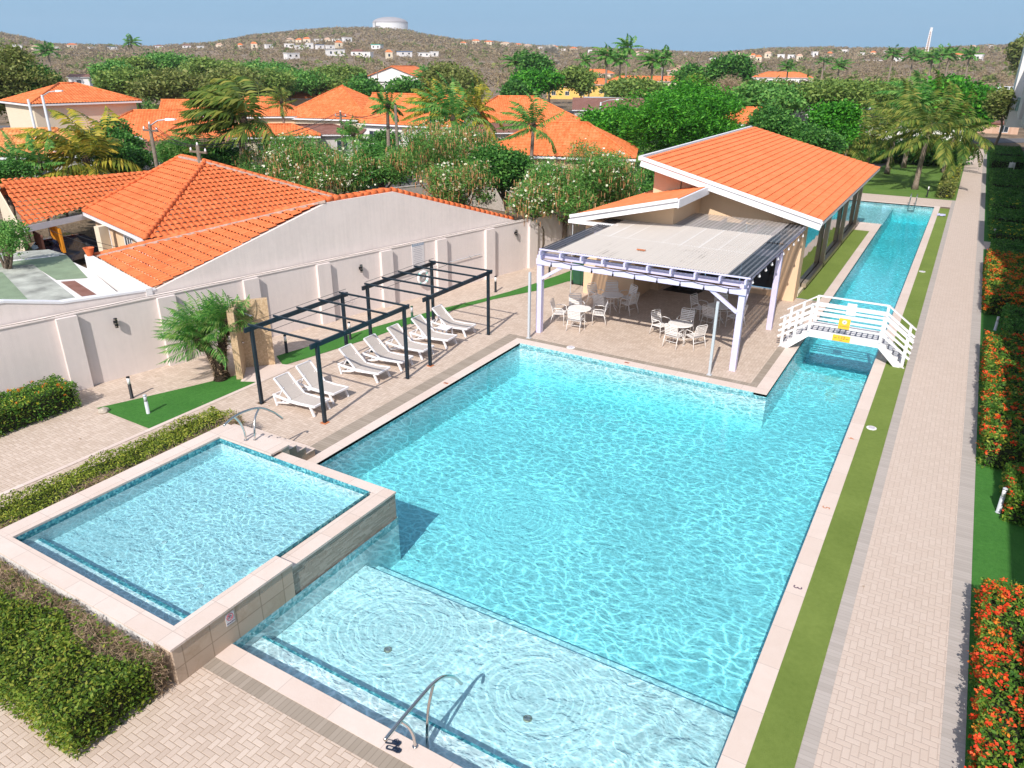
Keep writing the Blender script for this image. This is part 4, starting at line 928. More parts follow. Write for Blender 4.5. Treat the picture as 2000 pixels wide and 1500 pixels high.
MB().box(-2.85, -2.5, YF-.06, YF-.045, ZD+.52, ZD+1.0).build('notice_panel', 'whitetrim', br)
bs = thing('caution_sign', 'yellow square sign with round emblem on the near bridge railing', 'sign', (-2.72, YN-.11, ZD+.5)); MB().box(-2.92, -2.52, YN-.13, YN-.12, ZD+.33, ZD+.74).build('plate', 'yellow', bs)
c = Vector((-2.72, YN-.133, ZD+.60)); MB().poly([(c.x+.085*math.cos(2*PI*i/24), c.y, c.z+.085*math.sin(2*PI*i/24)) for i in range(24)], .003, (0,-1,0)).build('emblem', 'signwhite', bs); MB().tube([(c.x-.02, c.y-.006, c.z-.03), (c.x, c.y-.006, c.z+.01), (c.x+.03, c.y-.006, c.z+.03)], .008, 5).build('figure', 'blue', bs)
text('NO JUMPING', .055, (-2.72, YN-.132, ZD+.43), (1,0,0), (0,0,1), 'ink', 'lettering', bs)
bs = thing('depth_sign', 'yellow depth sign on the lower edge of the footbridge', 'sign', (-2.75, YN-.05, ZD-.1)); MB().box(-3.05, -2.42, YN-.055, YN-.045, ZD-.2, ZD+.04).build('plate', 'yellow', bs); text('1.12', .15, (-2.735, YN-.058, ZD-.055), (1,0,0), (0,0,1), 'ink', 'numeral', bs); text('MTS', .05, (-2.735, YN-.058, ZD-.16), (1,0,0), (0,0,1), 'ink', 'lettering', bs)
MB().box(-2.99, -2.90, YN-.06, YN-.055, ZD-.09, ZD-.075).box(-2.57, -2.48, YN-.06, YN-.055, ZD-.09, ZD-.075).build('dash', 'ink', bs)
# ================================================================ pavilion
pv = thing('pool_pavilion', 'tan pool pavilion with orange mono-pitch tiled roof and mirrored glass side', 'pavilion', (-10, 46, 0))
RA, RB, RC, RD = (-13.75,35.9,6.1), (-5.0,35.9,3.9), (-5.0,58.2,3.9), (-13.95,58.2,6.1)
mb = MB(); P = [Vector(RA)+Vector((.12,.06,.02)), Vector(RB), Vector(RC), Vector(RD)+Vector((.12,-.02,.02))]; tileface(mb, P, .3, .42, .035, 4, .045); mb.build('roof', 'tilenew', pv)
MB().poly([RB, RC, RD, RA][::-1], .16).build('roof_slab', 'whitetrim', pv)
def fascia(mb, p, q, h=.34, t=.1, off=(0,0,0)):
    p = Vector(p)+Vector(off); q = Vector(q)+Vector(off); return mb.beam(p-Vector((0,0,h/2-.06)), q-Vector((0,0,h/2-.06)), t, h)
fascia(MB(), RA, RB, .40, .1, (0,-.06,0)).build('fascia', 'whitetrim', pv); fascia(MB(), RA, RB, .16, .06, (0,-.14,.08)).build('fascia', 'whitetrim', pv); fascia(MB(), RA, RD, .2, .16, (-.1,0,.06)).build('fascia', 'whitetrim', pv)
sl_ = (6.1-3.9)/8.75
def rz_(x): return 3.9+(-5.0-x)*sl_-.2
def wallp(x0, x1, y, t=.2, z0=0, mat='cream', name='wall'):
    MB().hexa([(x0,y,z0), (x1,y,z0), (x1,y+t,z0), (x0,y+t,z0)], [(x0,y,rz_(x0)), (x1,y,rz_(x1)), (x1,y+t,rz_(x1)), (x0,y+t,rz_(x0))]).build(name, mat, pv)
wallp(-13.2, -11.95, 36.9); wallp(-12, -6.7, 36.9, .2, 3.3); wallp(-6.78, -5.75, 36.3, .9)
MB().box(-12, -6.78, 36.75, 37.0, 0, .28).build('kerb', 'cream', pv); MB().box(-12, -6.78, 36.74, 36.76, .281, .34).build('sill', 'whitetrim', pv)
for k in range(3): MB().box(-11.98+k*1.74, -10.27+k*1.74, 36.86, 36.88, .345, 3.3).build('screen', 'glassdark', pv)
MB().box(-13.2, -5.8, 57.3, 57.5, 0, 3.9).build('wall', 'cream', pv); MB().box(-13.4, -13.2, 36.9, 57.5, 0, 5.75).build('wall', 'cream', pv)
MB().box(-5.85, -5.72, 37.2, 57.4, 0, .16).build('glass_kerb', 'creamw', pv)
MB().add([(-5.86,37.2,.16), (-5.86,57.4,.16), (-5.86,57.4,3.75), (-5.86,37.2,3.75)], [(0,1,2,3)]).build('glass_wall', 'mirror', pv)
for y in (43.4, 49.7, 56.0): MB().box(-5.83, -5.62, y-.16, y+.16, .16, 3.72).build('mullion', 'bronze', pv)
MB().box(-5.83, -5.62, 38.5, 57.4, .162, .38).build('bottom_rail', 'bronze', pv)
# left wing and its low roof
MB().box(-14.95, -12.35, 32.35, 36.9, 0, 3.6).build('wall', 'cream', pv); MB().box(-12.35, -11.95, 34.7, 36.9, 0, 3.4).build('wall', 'cream', pv)
MB().hexa([(-14.3,32.9,3.6), (-10.9,32.9,3.6), (-10.9,36.9,3.6), (-14.3,36.9,3.6)], [(-14.3,32.9,3.75), (-10.9,32.9,4.6), (-10.9,36.9,4.6), (-14.3,36.9,3.75)]).build('wall', 'cream', pv)
La, Lb, Lc, Ld = (-15.35,31.6,3.82), (-10.35,31.6,5.0), (-10.35,35.95,5.0), (-13.9,44.5,4.4)
E_ = (-15.0,35.0,3.85)
tileface(MB(), [(-15.35,31.7,3.84), (-10.4,31.7,5.03), (-10.4,36.6,5.03), (-13.2,44.0,4.35), (-14.2,38.5,4.12)], .26, .4, .035, 4, .025).build('wing_roof', 'tilenew', pv)
MB().poly([(-15.35,31.6,3.75), (-10.35,31.6,4.94), (-10.35,36.8,4.94), (-14.4,36.8,3.98)], .1).build('wing_slab', 'whitetrim', pv)
fascia(MB(), (-15.4,31.58,3.80), (-10.3,31.58,5.02), .34, .1).build('fascia', 'whitetrim', pv); fascia(MB(), (-15.4,31.48,3.86), (-10.3,31.48,5.08), .14, .08).build('fascia', 'whitetrim', pv)
fascia(MB(), (-10.3,31.55,5.0), (-10.3,36.0,5.0), .36, .1).build('fascia', 'whitetrim', pv)
fascia(MB(), (-15.5,31.6,3.62), (-13.0,31.6,3.62), .16, .12).build('gutter', 'whitetrim', pv)
MB().tube([(-15.3,31.65,3.6), (-15.3,31.65,.1)], .02, 6).build('downpipe', 'polegray', pv)
MB().box(-6.75, -6.5, 36.05, 36.25, 3.2, 3.5).build('speaker', 'blackmat', pv)
# ================================================================ neighbour house with clay roofs
def hit(px, py, r0=25, r1=2300):
    d = ray(px, py); n = math.hypot(d.x, d.y); ux, uy, uz = d.x/n, d.y/n, d.z/n; r = r0
    while r < r1:
        z = H+uz*r
        if z <= ground_z(ux*r, uy*r): return Vector((ux*r, uy*r, ground_z(ux*r, uy*r)))
        r += max(.5, r*.004)
    return Vector((ux*RIDGE*.98, uy*RIDGE*.98, ground_z(ux*RIDGE*.98, uy*RIDGE*.98)))
pw = thing('party_wall', 'tall blank plaster gable wall rising behind the boundary wall', 'wall', (wx(23)-.4, 23, 0))
CR_ = [(-6, 3.3), (8, 3.55), (11.3, 3.35), (12.84, 2.97), (15.85, 2.80), (23.2, 5.0), (26.6, 5.05), (34.4, 2.66)]
def ppt(y, z, o=-.32): return (wx(y, o), y-o*WK, z)
MB().poly([ppt(-6, 0)]+[ppt(y, z) for y, z in CR_]+[ppt(34.4, 0)], .22, (-1, WK, 0)).build('wall', 'party', pw)
mb = MB()
for (ya, za), (yb, zb) in zip(CR_[:4], CR_[1:5]): mb.beam(ppt(ya, za+.02, -.44), ppt(yb, zb+.02, -.44), .3, .07)
mb.build('coping', 'whitetrim', pw)
mb = MB()
for (ya, za), (yb, zb) in zip(CR_[5:-1], CR_[6:]): ridgecap(mb, ppt(ya, za+.06, -.5), ppt(yb, zb+.04, -.5), .12)
mb.build('ridge_tiles', 'tile', pw, True)
nh = thing('clay_roof_house', 'large neighbouring house with hipped terracotta tile roofs behind the boundary wall', 'house', (-33, 24, 0))
A = Vector((-31.7,20.7,2.8)); B = Vector((-40.6,23.2,2.8)); R1 = Vector((-36.2,28.1,5.2)); R2 = Vector((-39.3,28.9,5.2)); C4 = Vector((-28.95,32.8,2.8)); D4 = Vector((-37.9,35.3,2.8))
for P in ((B, A, R1, R2), (A, C4, R1), (C4, D4, R2, R1), (D4, B, R2)): tileface(MB(), P, .3, .42, .075, 6, .055, True).build('roof_face', 'tile', nh, True)
MB().poly([B, A, C4, D4], .18).build('eave', 'whitetrim', nh)
S0 = Vector((-30.6,17.65,2.8)); E0 = Vector((-24.4,15.9,2.78)); P1 = Vector((-22.75,23.3,5.0)); P2 = Vector((-22.2,26.5,5.04)); N0 = Vector((-20.6,34.3,2.7)); NW = Vector((-27.2,36,2.7))
for P in ((S0, E0, P1), (S0, P1, P2, NW), (P2, N0, NW)): tileface(MB(), P, .3, .42, .075, 6, .055, True).build('annex_roof_face', 'tile', nh, True)
mb = MB()
for p, q in ((A, R1), (R1, R2), (C4, R1), (B, R2), (S0, P1), (P1, P2), (D4, R2)): ridgecap(mb, p+Vector((0,0,.09)), q+Vector((0,0,.09)), .11)
mb.build('ridge_tiles', 'tile', nh, True)
mb = MB()
for p, q in ((C4, R1), (R1, R2), (S0, P1)):
    p = p+Vector((0,0,.05)); q = q+Vector((0,0,.05)); mb.beam(p, q, .42, .1)
mb.build('mortar_bed', 'mortar', nh)
u_ = Vector((.2214,.975,0)); v_ = Vector((-.975,.2214,0))
wa = A+v_*.5+u_*.5; wb = B-v_*.1+u_*.5; wc = C4+v_*.5-u_*.4; wd = D4-u_*.4
prism(MB(), [wb, wa, wc, wd], 0, 2.72).build('wall', 'cream', nh)
def fwin(mbf, mbg, p, rt_, w, h, nn, bars=2):
    """window on a facade: p centre, rt_ along, nn outward"""
    p = Vector(p); up_ = Vector((0,0,1)); a = rt_*w/2; b = up_*h/2
    mbg.add([p-a-b+nn*.01, p+a-b+nn*.01, p+a+b+nn*.01, p-a+b+nn*.01], [(0, 1, 2, 3)])
    for s in (-1, 1): mbf.beam(p+a*s-b+nn*.02, p+a*s+b+nn*.02, .07, .05); mbf.beam(p-a+b*s+nn*.02, p+a+b*s+nn*.02, .05, .07)
    for k in range(1, bars): x = p-a+a*2*k/bars; mbf.beam(x-b+nn*.02, x+b+nn*.02, .04, .04)
sdir = (wa-wb).normalized(); sn = -u_
for t in (1.4, 3.4, 6.8):
    f_, g_ = MB(), MB(); fwin(f_, g_, wa-sdir*t+Vector((0,0,1.7-2.8)), sdir, 1.1, 1.1, sn, 3); w_ = f_.build('window', 'whitetrim', nh); g_.build('pane', 'glass', w_)
CK = [Vector((-40.12,19.86,2.65)), Vector((-40.9,24.2,2.70)), Vector((-42.3,29.2,4.05)), Vector((-44.2,21.2,4.05))]
tileface(MB(), CK, .3, .42, .075, 6, .055, True).build('carport_roof', 'tile', nh, True)
mb = MB(); ridgecap(mb, CK[3]+Vector((0,0,.08)), CK[2]+Vector((0,0,.08)), .12); tileface(mb, [CK[3], CK[2], CK[2]+Vector((-4,1,-1.3)), CK[3]+Vector((-4,1,-1.3))], .27, .37, .055, 4); mb.build('ridge_tiles', 'tile', nh, True)
k0, k1 = CK[0]+Vector((.04,-.06,-.12)), CK[1]+Vector((.06,0,-.14)); MB().beam(k0, k1, .12, .3).beam(k1, A+Vector((-.1,0,-.12)), .12, .26).build('fascia', 'whitetrim', nh)
k2 = CK[3]+Vector((0,-.1,-.05)); MB().poly([k0+Vector((-.25,-.1,.35)), k2+Vector((-.3,0,.35)), Vector((k2.x-.3, k2.y, 0)), Vector((k0.x-.25, k0.y-.1, 0))], .25, (-.97,.2,0)).build('side_wall', 'creamw', nh)
k3 = k1+u_*.2; MB().beam(Vector((k3.x-4.5, k3.y+3.2, 1.3)), Vector((k3.x+1.5, k3.y+1.8, 1.3)), .15, 2.6).build('carport_wall', 'grayw', nh)
MB().box(-37.6, -37.2, 21.9, 22.4, 0, 2.6).build('column', 'creamw', nh)
o = thing('orange_blind', 'bright orange slatted blind hanging inside the carport', 'blind', at(112,466,1.6)); q = at(112,466,1.6); mb = MB()
for i in range(14): p = q+sdir*(-.9+i*.14); mb.beam(p+Vector((0,0,-.6)), p+Vector((0,0,.65)), .125, .03)
mb.build('slats', 'orange_cloth', o)
o = thing('wooden_shutter', 'dark slatted wooden shutter in the carport wall left of orange blind', 'shutter', at(78,474,1.5)); q = at(78,474,1.5); mb = MB()
for i in range(8): p = q+sdir*(-.8+i*.2); mb.beam(p+Vector((0,0,-.45)), p+Vector((0,0,.45)), .12, .04)
mb.beam(q-sdir*.9+Vector((0,0,.45)), q+sdir*.8+Vector((0,0,.45)), .08).beam(q-sdir*.9-Vector((0,0,.45)), q+sdir*.8-Vector((0,0,.45)), .08); mb.build('slats', 'tilebrown', o)
# white parapet + flat roof
MB().poly([S0+Vector((-.2,-.12,.15)), E0+Vector((.1,-.12,.12)), E0+Vector((.1,-.12,-2.7)), S0+Vector((-.2,-.12,-2.7))], .22, (-.22,-.97,0)).build('parapet', 'white', nh)
fr_ = thing('flat_roof_house', 'flat roofed annex with green and grey membrane beside the party wall', 'house', (-31, 13, 0))
F0 = E0+Vector((-.35,-.4,0)); F1 = S0+Vector((-.1,-.35,0)); F2 = at(95,490,2.35); F3 = at(-60,512,2.35)
pts = [Vector((wx(-4,-.6), -4, 0)), Vector((wx(15.2,-.6), 15.2, 0)), F1, F2, F3, Vector((-46, -2, 0))]
prism(MB(), pts, 0, 2.35).build('body', 'white', fr_)
def flat(pp, z, mat, name): return MB().poly([(*at(px, py, z).xy, z) for px, py in pp]).build(name, mat, fr_)
MT['greenroof'] = plain('green_roof_membrane', (.205,.27,.175), .85, var=.15, scale=2); MT['paleroof'] = plain('pale_membrane', (.36,.37,.33), .85, var=.4, scale=1.4)
flat([(-60,520), (130,498), (172,543), (110,547), (62,517), (-60,530)], 2.358, 'greenroof', 'green_membrane'); flat([(-80,500), (95,487), (130,497), (-60,516)], 2.356, 'paleroof', 'grey_membrane')
flat([(-60,528), (64,516), (156,588), (52,585), (0,530)], 2.362, 'paleroof', 'grey_membrane'); flat([(-60,520), (5,532), (56,586), (-60,582)], 2.366, 'greenroof', 'green_membrane')
flat([(118,550), (146,548), (198,581), (170,586)], 2.37, 'tilebrown', 'roof_opening'); 
car = thing('parked_car', 'dark blue car parked under the clay roofed carport', 'car', (*at(140,492,.6).xy, 0), math.radians(100))
def carmesh(o, paint='carpaint', L=4.2, Wd=1.7):
    h = Wd/2; prof_ = [(-L/2,.35), (-L/2,.85), (-L/2+.25,1.0), (-L/2+.75,1.45), (L*.1,1.48), (L*.1+.75,1.0), (L/2-.15,.85), (L/2,.6), (L/2,.35)]
    bm = bmesh.new(); n = len(prof_); rows = []
    for y, s in ((-h, .0), (-h*.93, .06), (h*.93, .06), (h, .0)):
        rows.append([bm.verts.new((x, y*(.86 if z > 1.2 else 1), z+(s if z > .5 else 0))) for x, z in prof_])
    for a in range(3):
        for i in range(n-1): bm.faces.new((rows[a][i], rows[a][i+1], rows[a+1][i+1], rows[a+1][i]))
    bm.faces.new(rows[0][::-1]); bm.faces.new(rows[3])
    for i in (0,): pass
    me = bpy.data.meshes.new('b'); bm.to_mesh(me); bm.free(); b = fin(me, 'body', paint, o, True)
    for s in (-1, 1): MB().add([(-L/2+.62, s*h*.93, 1.02), (-L/2+.95, s*h*.865, 1.4), (L*.1-.05, s*h*.865, 1.42), (L*.1+.55, s*h*.93, 1.04)], [(0,1,2,3)]).build('side_window', 'glassdark', o, world=False)
    MB().add([(L*.1+.70, -h*.8, 1.09), (L*.1+.70, h*.8, 1.09), (L*.1+.08, h*.72, 1.535), (L*.1+.08, -h*.72, 1.535)], [(0,1,2,3)]).build('windscreen', 'glassdark', o, world=False)
    MB().add([(-L/2+.3, -h*.8, 1.09), (-L/2+.3, h*.8, 1.09), (-L/2+.72, h*.72, 1.5), (-L/2+.72, -h*.72, 1.5)], [(0,1,2,3)]).build('rear_window', 'glassdark', o, world=False)
    for sx in (-L*.31, L*.31):
        for s in (-1, 1): MB().tube([(sx, s*(h-.18), .32), (sx, s*(h+.01), .32)], .32, 18).build('wheel', 'wheel', o, world=False)
carmesh(car)
for i, (px, py, lab) in enumerate(((206,470,'white outdoor air conditioning unit under eave, left one'), (240,482,'white outdoor air conditioning unit under eave, right one'))):
    q = at(px, py, 1.2); q.z = .85; o = thing('air_conditioner', lab, 'air conditioner', q, math.atan2(sdir.y, sdir.x), 'outdoor air conditioning units'); MB().box(-.42, .42, -.16, .16, 0, .62).build('casing', 'pwhite', o, world=False); MB()._lathe([(.22, 0), (.22, .01)], (0,0,0), 20)
    MB().tube([(-.12, -.165, .31), (-.12, -.175, .31)], .23, 20).build('fan_grille', 'inkgray', o, world=False); MB().box(-.42, .42, -.2, .1, -.25, -.02).build('bracket', 'polegray', o, world=False)
o = thing('terracotta_pot', 'cracked clay pot on the white parapet end of the tiled annex', 'pot', S0+Vector((.1,-.3,.16))); MB()._lathe([(.12, 0), (.2, .3), (.22, .32), (.17, .32), (.14, .1)], (0,0,0), 14).build('body', 'tile', o, world=False)
# ================================================================ houses
def house(name, lab, px, py, ez, w, d, rise, style='hip', wall='creamw', roof='tileo', rot=0.0, tile=2, cat='house', group=None, wins=True, over=.45, base=None, D=None, cv=4, trim='whitetrim'):
    q = at(px, py, ez) if D is None else far(px, py, D); ez_ = q.z
    a = math.atan2(q.x, q.y)+rot; dy = Vector((math.sin(a), math.cos(a), 0)); dx = Vector((dy.y, -dy.x, 0)); c = q+dy*d/2; b0 = ground_z(c.x, c.y) if base is None else base
    o = thing(name, lab, cat, (c.x, c.y, b0), -a, group); e = ez_-b0
    hw, hd = w/2-over, d/2-over
    MB().box(-hw, hw, -hd, hd, -.3, e-.02 if style != 'flat' else e).build('wall', wall, o, world=False)
    x, y = w/2, d/2; r = rise
    if style == 'hip':
        k = min(x, y); RL, RR = Vector((-x+k, 0, e+r)), Vector((x-k, 0, e+r))
        if y > x: RL, RR = Vector((0, -y+k, e+r)), Vector((0, y-k, e+r))
        cs = [Vector((-x,-y,e)), Vector((x,-y,e)), Vector((x,y,e)), Vector((-x,y,e))]
        if abs(x-y) < .05: F_ = [(cs[0], cs[1], RL), (cs[1], cs[2], RL), (cs[2], cs[3], RL), (cs[3], cs[0], RL)]
        elif x > y: F_ = [(cs[0], cs[1], RR, RL), (cs[1], cs[2], RR), (cs[2], cs[3], RL, RR), (cs[3], cs[0], RL)]
        else: F_ = [(cs[0], cs[1], RL), (cs[1], cs[2], RR, RL), (cs[2], cs[3], RR), (cs[3], cs[0], RL, RR)]
        caps = [(cs[0], RL), (cs[1], RR if x > y else RL), (RL, RR)]
    elif style == 'gable':        # ridge along x
        F_ = [[Vector(p) for p in ((-x,-y,e), (x,-y,e), (x,0,e+r), (-x,0,e+r))], [Vector(p) for p in ((-x,y,e), (x,y,e), (x,0,e+r), (-x,0,e+r))]]; caps = [(Vector((-x,0,e+r)), Vector((x,0,e+r)))]
        for s in (-1, 1): MB().poly([(s*hw, -hd, e-.05), (s*hw, hd, e-.05), (s*hw, 0, e+r-.1)], .1, (-s,0,0)).build('gable', wall, o, world=False)
    elif style == 'gabley':       # ridge along depth, gable faces viewer
        F_ = [[Vector(p) for p in ((-x,-y,e), (-x,y,e), (0,y,e+r), (0,-y,e+r))], [Vector(p) for p in ((x,-y,e), (x,y,e), (0,y,e+r), (0,-y,e+r))]]; caps = [(Vector((0,-y,e+r)), Vector((0,y,e+r)))]
        for s in (-1, 1): MB().poly([(-hw, s*hd, e-.05), (hw, s*hd, e-.05), (0, s*hd, e+r-.1)], .1, (0,-s,0)).build('gable', wall, o, world=False)
    elif style == 'shed': F_ = [[Vector(p) for p in ((-x,-y,e), (x,-y,e), (x,y,e+r), (-x,y,e+r))]]; caps = []
    else: F_ = []; caps = []
    for P in F_:
        if tile >= 2: tileface(MB(), P, .3 if tile == 2 else .42, .4, .05, cv if tile == 2 else 2, .025).build('roof', roof, o, world=False)
        else: MB().poly(P if Vector((0,0,1)).dot((P[1]-P[0]).cross(P[2]-P[0])) > 0 else P[::-1], .12).build('roof', roof, o, world=False)
    if style == 'flat': MB().box(-x+.25, x-.25, -y+.25, y-.25, e, e+.22).build('roof', roof, o, world=False)
    elif tile: MB().box(-x, x, -y, y, e-.2, e-.03).build('eave', trim, o, world=False)
    if caps and tile:
        mb = MB()
        for p, q2 in caps:
            if (q2-p).length > .1: mb.tube([p+Vector((0,0,.06)), q2+Vector((0,0,.06))], .11, 6)
        if mb.v: mb.build('ridge_cap', roof, o, True, world=False)
    if wins:
        for (L_, hh_, ax, s) in ((hw, hd, 0, -1), (hd, hw, 1, 1), (hd, hw, 1, -1)):
            n = max(1, int(2*L_/3.2))
            for i in range(n):
                t = -L_+(i+.5)*2*L_/n; f_, g_ = MB(), MB(); zc = min(1.6, e*.55) if e < 4.2 else e-1.5
                if ax == 0: fwin(f_, g_, (t, s*hh_, zc), Vector((1,0,0)), 1.2, 1.1, Vector((0,s,0)))
                else: fwin(f_, g_, (s*hh_, t, zc), Vector((0,1,0)), 1.2, 1.1, Vector((s,0,0)))
                wn = f_.build('window', 'graytrim' if wall in ('white', 'creamw') else 'whitetrim', o, world=False); g_.build('pane', 'glass', wn, world=False)
    return o
house('hip_roof_house', 'house with weathered orange clay tiles at the left edge behind yellow palm', 36, 306, 3.0, 15, 11, 1.7, 'hip', 'grayw', 'tileold', .25)
house('tower_house', 'two storey cream house with overhanging orange hip roof at upper left', 172, 200, 6.2, 11, 9.5, 1.7, 'hip', 'creamw', 'tileo', -.35, wins=False)
house('hip_roof_house', 'orange hipped house in front of the cream two storey house', 300, 265, 3.0, 14, 9, 2.2, 'hip', 'creamw', 'tileo', .2)
house('hip_roof_house', 'low orange roof joined behind the left street pole', 385, 272, 3.0, 9, 8, 1.2, 'hip', 'grayw', 'tileo', -.2)
house('brown_roof_house', 'flat brown shingle roof beside the left street pole', 352, 293, 2.6, 9, 6, .5, 'shed', 'grayw', 'tilebrown', .1, 1)
house('brown_roof_house', 'small brown corrugated roof by the second street pole', 396, 306, 2.5, 5, 5, .3, 'shed', 'grayw', 'tilebrown', -.1, 1)
house('gable_cottage', 'small white cottage with orange gable roof and open timber truss', 352, 225, 4.4, 5.2, 4.5, 1.5, 'gable', 'white', 'tileo', .3, 2)
house('hip_roof_house', 'orange hipped roof behind wind-blown palm', 500, 228, 3.4, 13, 9, 2.2, 'hip', 'cream', 'tileo', .1)
house('hip_roof_house', 'low orange roof directly behind the wind-blown palm trunk', 475, 268, 2.8, 16, 6, 1.0, 'hip', 'creamw', 'tileo', .1)
house('pyramid_roof_house', 'broad orange pyramid roofed house left of the white gable house', 628, 232, 3.2, 13.5, 13.5, 3.9, 'hip', 'creamw', 'tileo', .5, 2)
house('hip_roof_house', 'small orange hip roof behind the pyramid roof, left', 578, 192, 3.4, 9, 8, 1.8, 'hip', 'cream', 'tileo', .1, 1); house('hip_roof_house', 'small orange hip roof behind the pyramid roof, right', 665, 192, 3.4, 10, 8, 2.0, 'hip', 'cream', 'tileo', -.1, 1)
house('brown_roof_house', 'house with low brown roof and shaded porch below the pyramid roof', 600, 262, 2.8, 12, 7, .7, 'hip', 'grayw', 'tilebrown', .15, 1)
house('gable_house', 'white gabled house with orange roof right of the pyramid roof', 795, 245, 3.0, 15, 8, 3.4, 'gable', 'white', 'tileo', .55, 2)
aw = thing('teal_awning', 'turquoise metal awning on white house right of pyramid roof', 'awning', at(715, 240, 2.6)); q = at(715, 240, 2.6)
mb = MB(); e1 = Vector((.85, .5, 0)); e2 = Vector((-.5, .85, 0)); mb.poly([q-e1*3.2, q+e1*3.2, q+e1*3.2+e2*3+Vector((0,0,1.1)), q-e1*3.2+e2*3+Vector((0,0,1.1))], .08).build('canopy', 'teal', aw); mb = MB()
for s in (-3, 0, 3): mb.beam(q+e1*s+Vector((0,0,-.05)), Vector(((q+e1*s).x, (q+e1*s).y, 0)), .1)
mb.build('post', 'whitetrim', aw)
house('hip_roof_house', 'house with pale weathered hip roof left of the tall green palm', 800, 193, 3.6, 13, 11, 1.7, 'hip', 'creamw', 'tilepale', .2, 1)
house('long_gable_house', 'long white house with orange roof panel beyond the acacias', 765, 158, 5.2, 22, 14, 3.6, 'gabley', 'white', 'tileo', .5, 1)
house('warehouse', 'low white and blue metal shed left of the long white house', 690, 158, 4.0, 18, 10, .5, 'flat', 'white', 'polegray', .1, 0, 'warehouse', wins=False)
house('hip_roof_house', 'orange hipped house with brown verandah roof behind the small palm', 1020, 240, 3.1, 17, 12, 2.9, 'hip', 'creamw', 'tileo', -.15, 2)
house('verandah', 'brown shingle verandah roof with white fascia below orange hipped roof', 1035, 258, 2.4, 19, 3.5, .8, 'shed', 'grayw', 'tilebrown', -.15, 1, wins=False)
house('hip_roof_house', 'near orange hipped roof hidden partly by flowering trees and mango', 1085, 306, 3.0, 13.5, 9, 2.4, 'hip', 'cream', 'tileo', .12, 2)
house('brown_roof_house', 'long low house with brown roof and white upper band left of mango tree', 1200, 215, 3.0, 14, 9, 1.5, 'shed', 'grayw', 'tilebrown', -.05, 1)
house('flat_roof_house', 'white flat block behind the long brown roof', 1215, 195, 4.2, 14, 6, .3, 'flat', 'white', 'polegray', -.05, 0)
house('shed_roof_house', 'pale lean-to with open dark doorway left of the mango tree', 1175, 240, 2.7, 8, 5, .9, 'shed', 'creamw', 'tilebrown', .3, 1)
house('yellow_villa', 'yellow villa with arched white verandah and orange roof', 1108, 168, 3.6, 13, 9, 2.2, 'hip', 'yhouse', 'tileo', .1, 1); house('villa_wing', 'orange roofed wing right of the yellow villa behind feathery tree', 1175, 165, 3.6, 12, 9, 1.6, 'hip', 'yhouse', 'tileo', -.1, 1)
house('hip_roof_house', 'orange roof partly hidden left of the round green trees', 1022, 162, 3.5, 9, 8, 1.4, 'hip', 'creamw', 'tileo', .1, 1); house('hip_roof_house', 'distant orange roof above the yellow villa', 1160, 143, 4.0, 24, 12, 2.0, 'hip', 'creamw', 'tileo', 0, 1)
house('row_house', 'long low orange roof under tall palms on the right of centre', 1262, 158, 3.4, 30, 9, 1.6, 'hip', 'creamw', 'tileo', 0, 1)
house('pink_gable_house', 'pinkish two storey gabled house behind round window wall', 1322, 138, 6.0, 11, 10, 2.4, 'gabley', 'tilepale', 'tilepale', .3, 1)
house('long_hip_house', 'long white house with orange and pink roof right of dark round tree', 1528, 151, 4.0, 27, 13, 2.2, 'hip', 'white', 'tileo', 0, 1); house('white_villa', 'large white curved roof villa on the right', 1697, 132, 6.0, 24, 12, 1.2, 'flat', 'white', 'whitetrim', 0, 0)
house('gable_house', 'orange roof and white parapet left of the large white villa', 1612, 138, 3.8, 16, 8, 1.8, 'gable', 'creamw', 'tileo', 0, 1); house('row_house', 'low orange roof below the far palms on the right', 1830, 141, 3.6, 30, 9, 1.4, 'hip', 'creamw', 'tileo', 0, 1)
house('modern_house', 'white and blue modern house at right edge beyond dry field', 1978, 128, 4.4, 16, 10, .3, 'flat', 'white', 'whitetrim', 0, 0)
house('gable_house', 'white sloping roof with blue panel at right edge below dry field', 1962, 190, 3.6, 10, 9, 2.0, 'gable', 'white', 'whitetrim', .6, 1)
house('warehouse', 'low pale flat roofed shed behind the dark garden trees', 1635, 216, 3.4, 23, 11, .2, 'flat', 'white', 'whitetrim', 0, 0, 'warehouse', wins=False)
house('hip_roof_house', 'small orange roof glimpsed between mango and dark tree', 1458, 243, 3.2, 10, 8, 1.8, 'hip', 'creamw', 'tileo', .2, 2)
house('white_outbuilding', 'small white wall and roof glimpsed through the upper left trees', 152, 150, 4.5, 7, 6, .8, 'shed', 'white', 'tilebrown', .2, 1); house('brown_roof_house', 'dull brown roofs left of the cream two storey house', 100, 196, 3.6, 14, 9, 1.0, 'hip', 'grayw', 'tilebrown', 0, 1)
house('brown_roof_house', 'brown roof between the two small orange hip roofs', 705, 210, 3.0, 10, 7, 1.2, 'hip', 'grayw', 'tilebrown', 0, 1)
house('end_block', 'pinkish low building closing the far end of the walkway', 1935, 242, 3.2, 9, 6, .4, 'flat', 'tilepale', 'tilebrown', 0, 0, D=150)
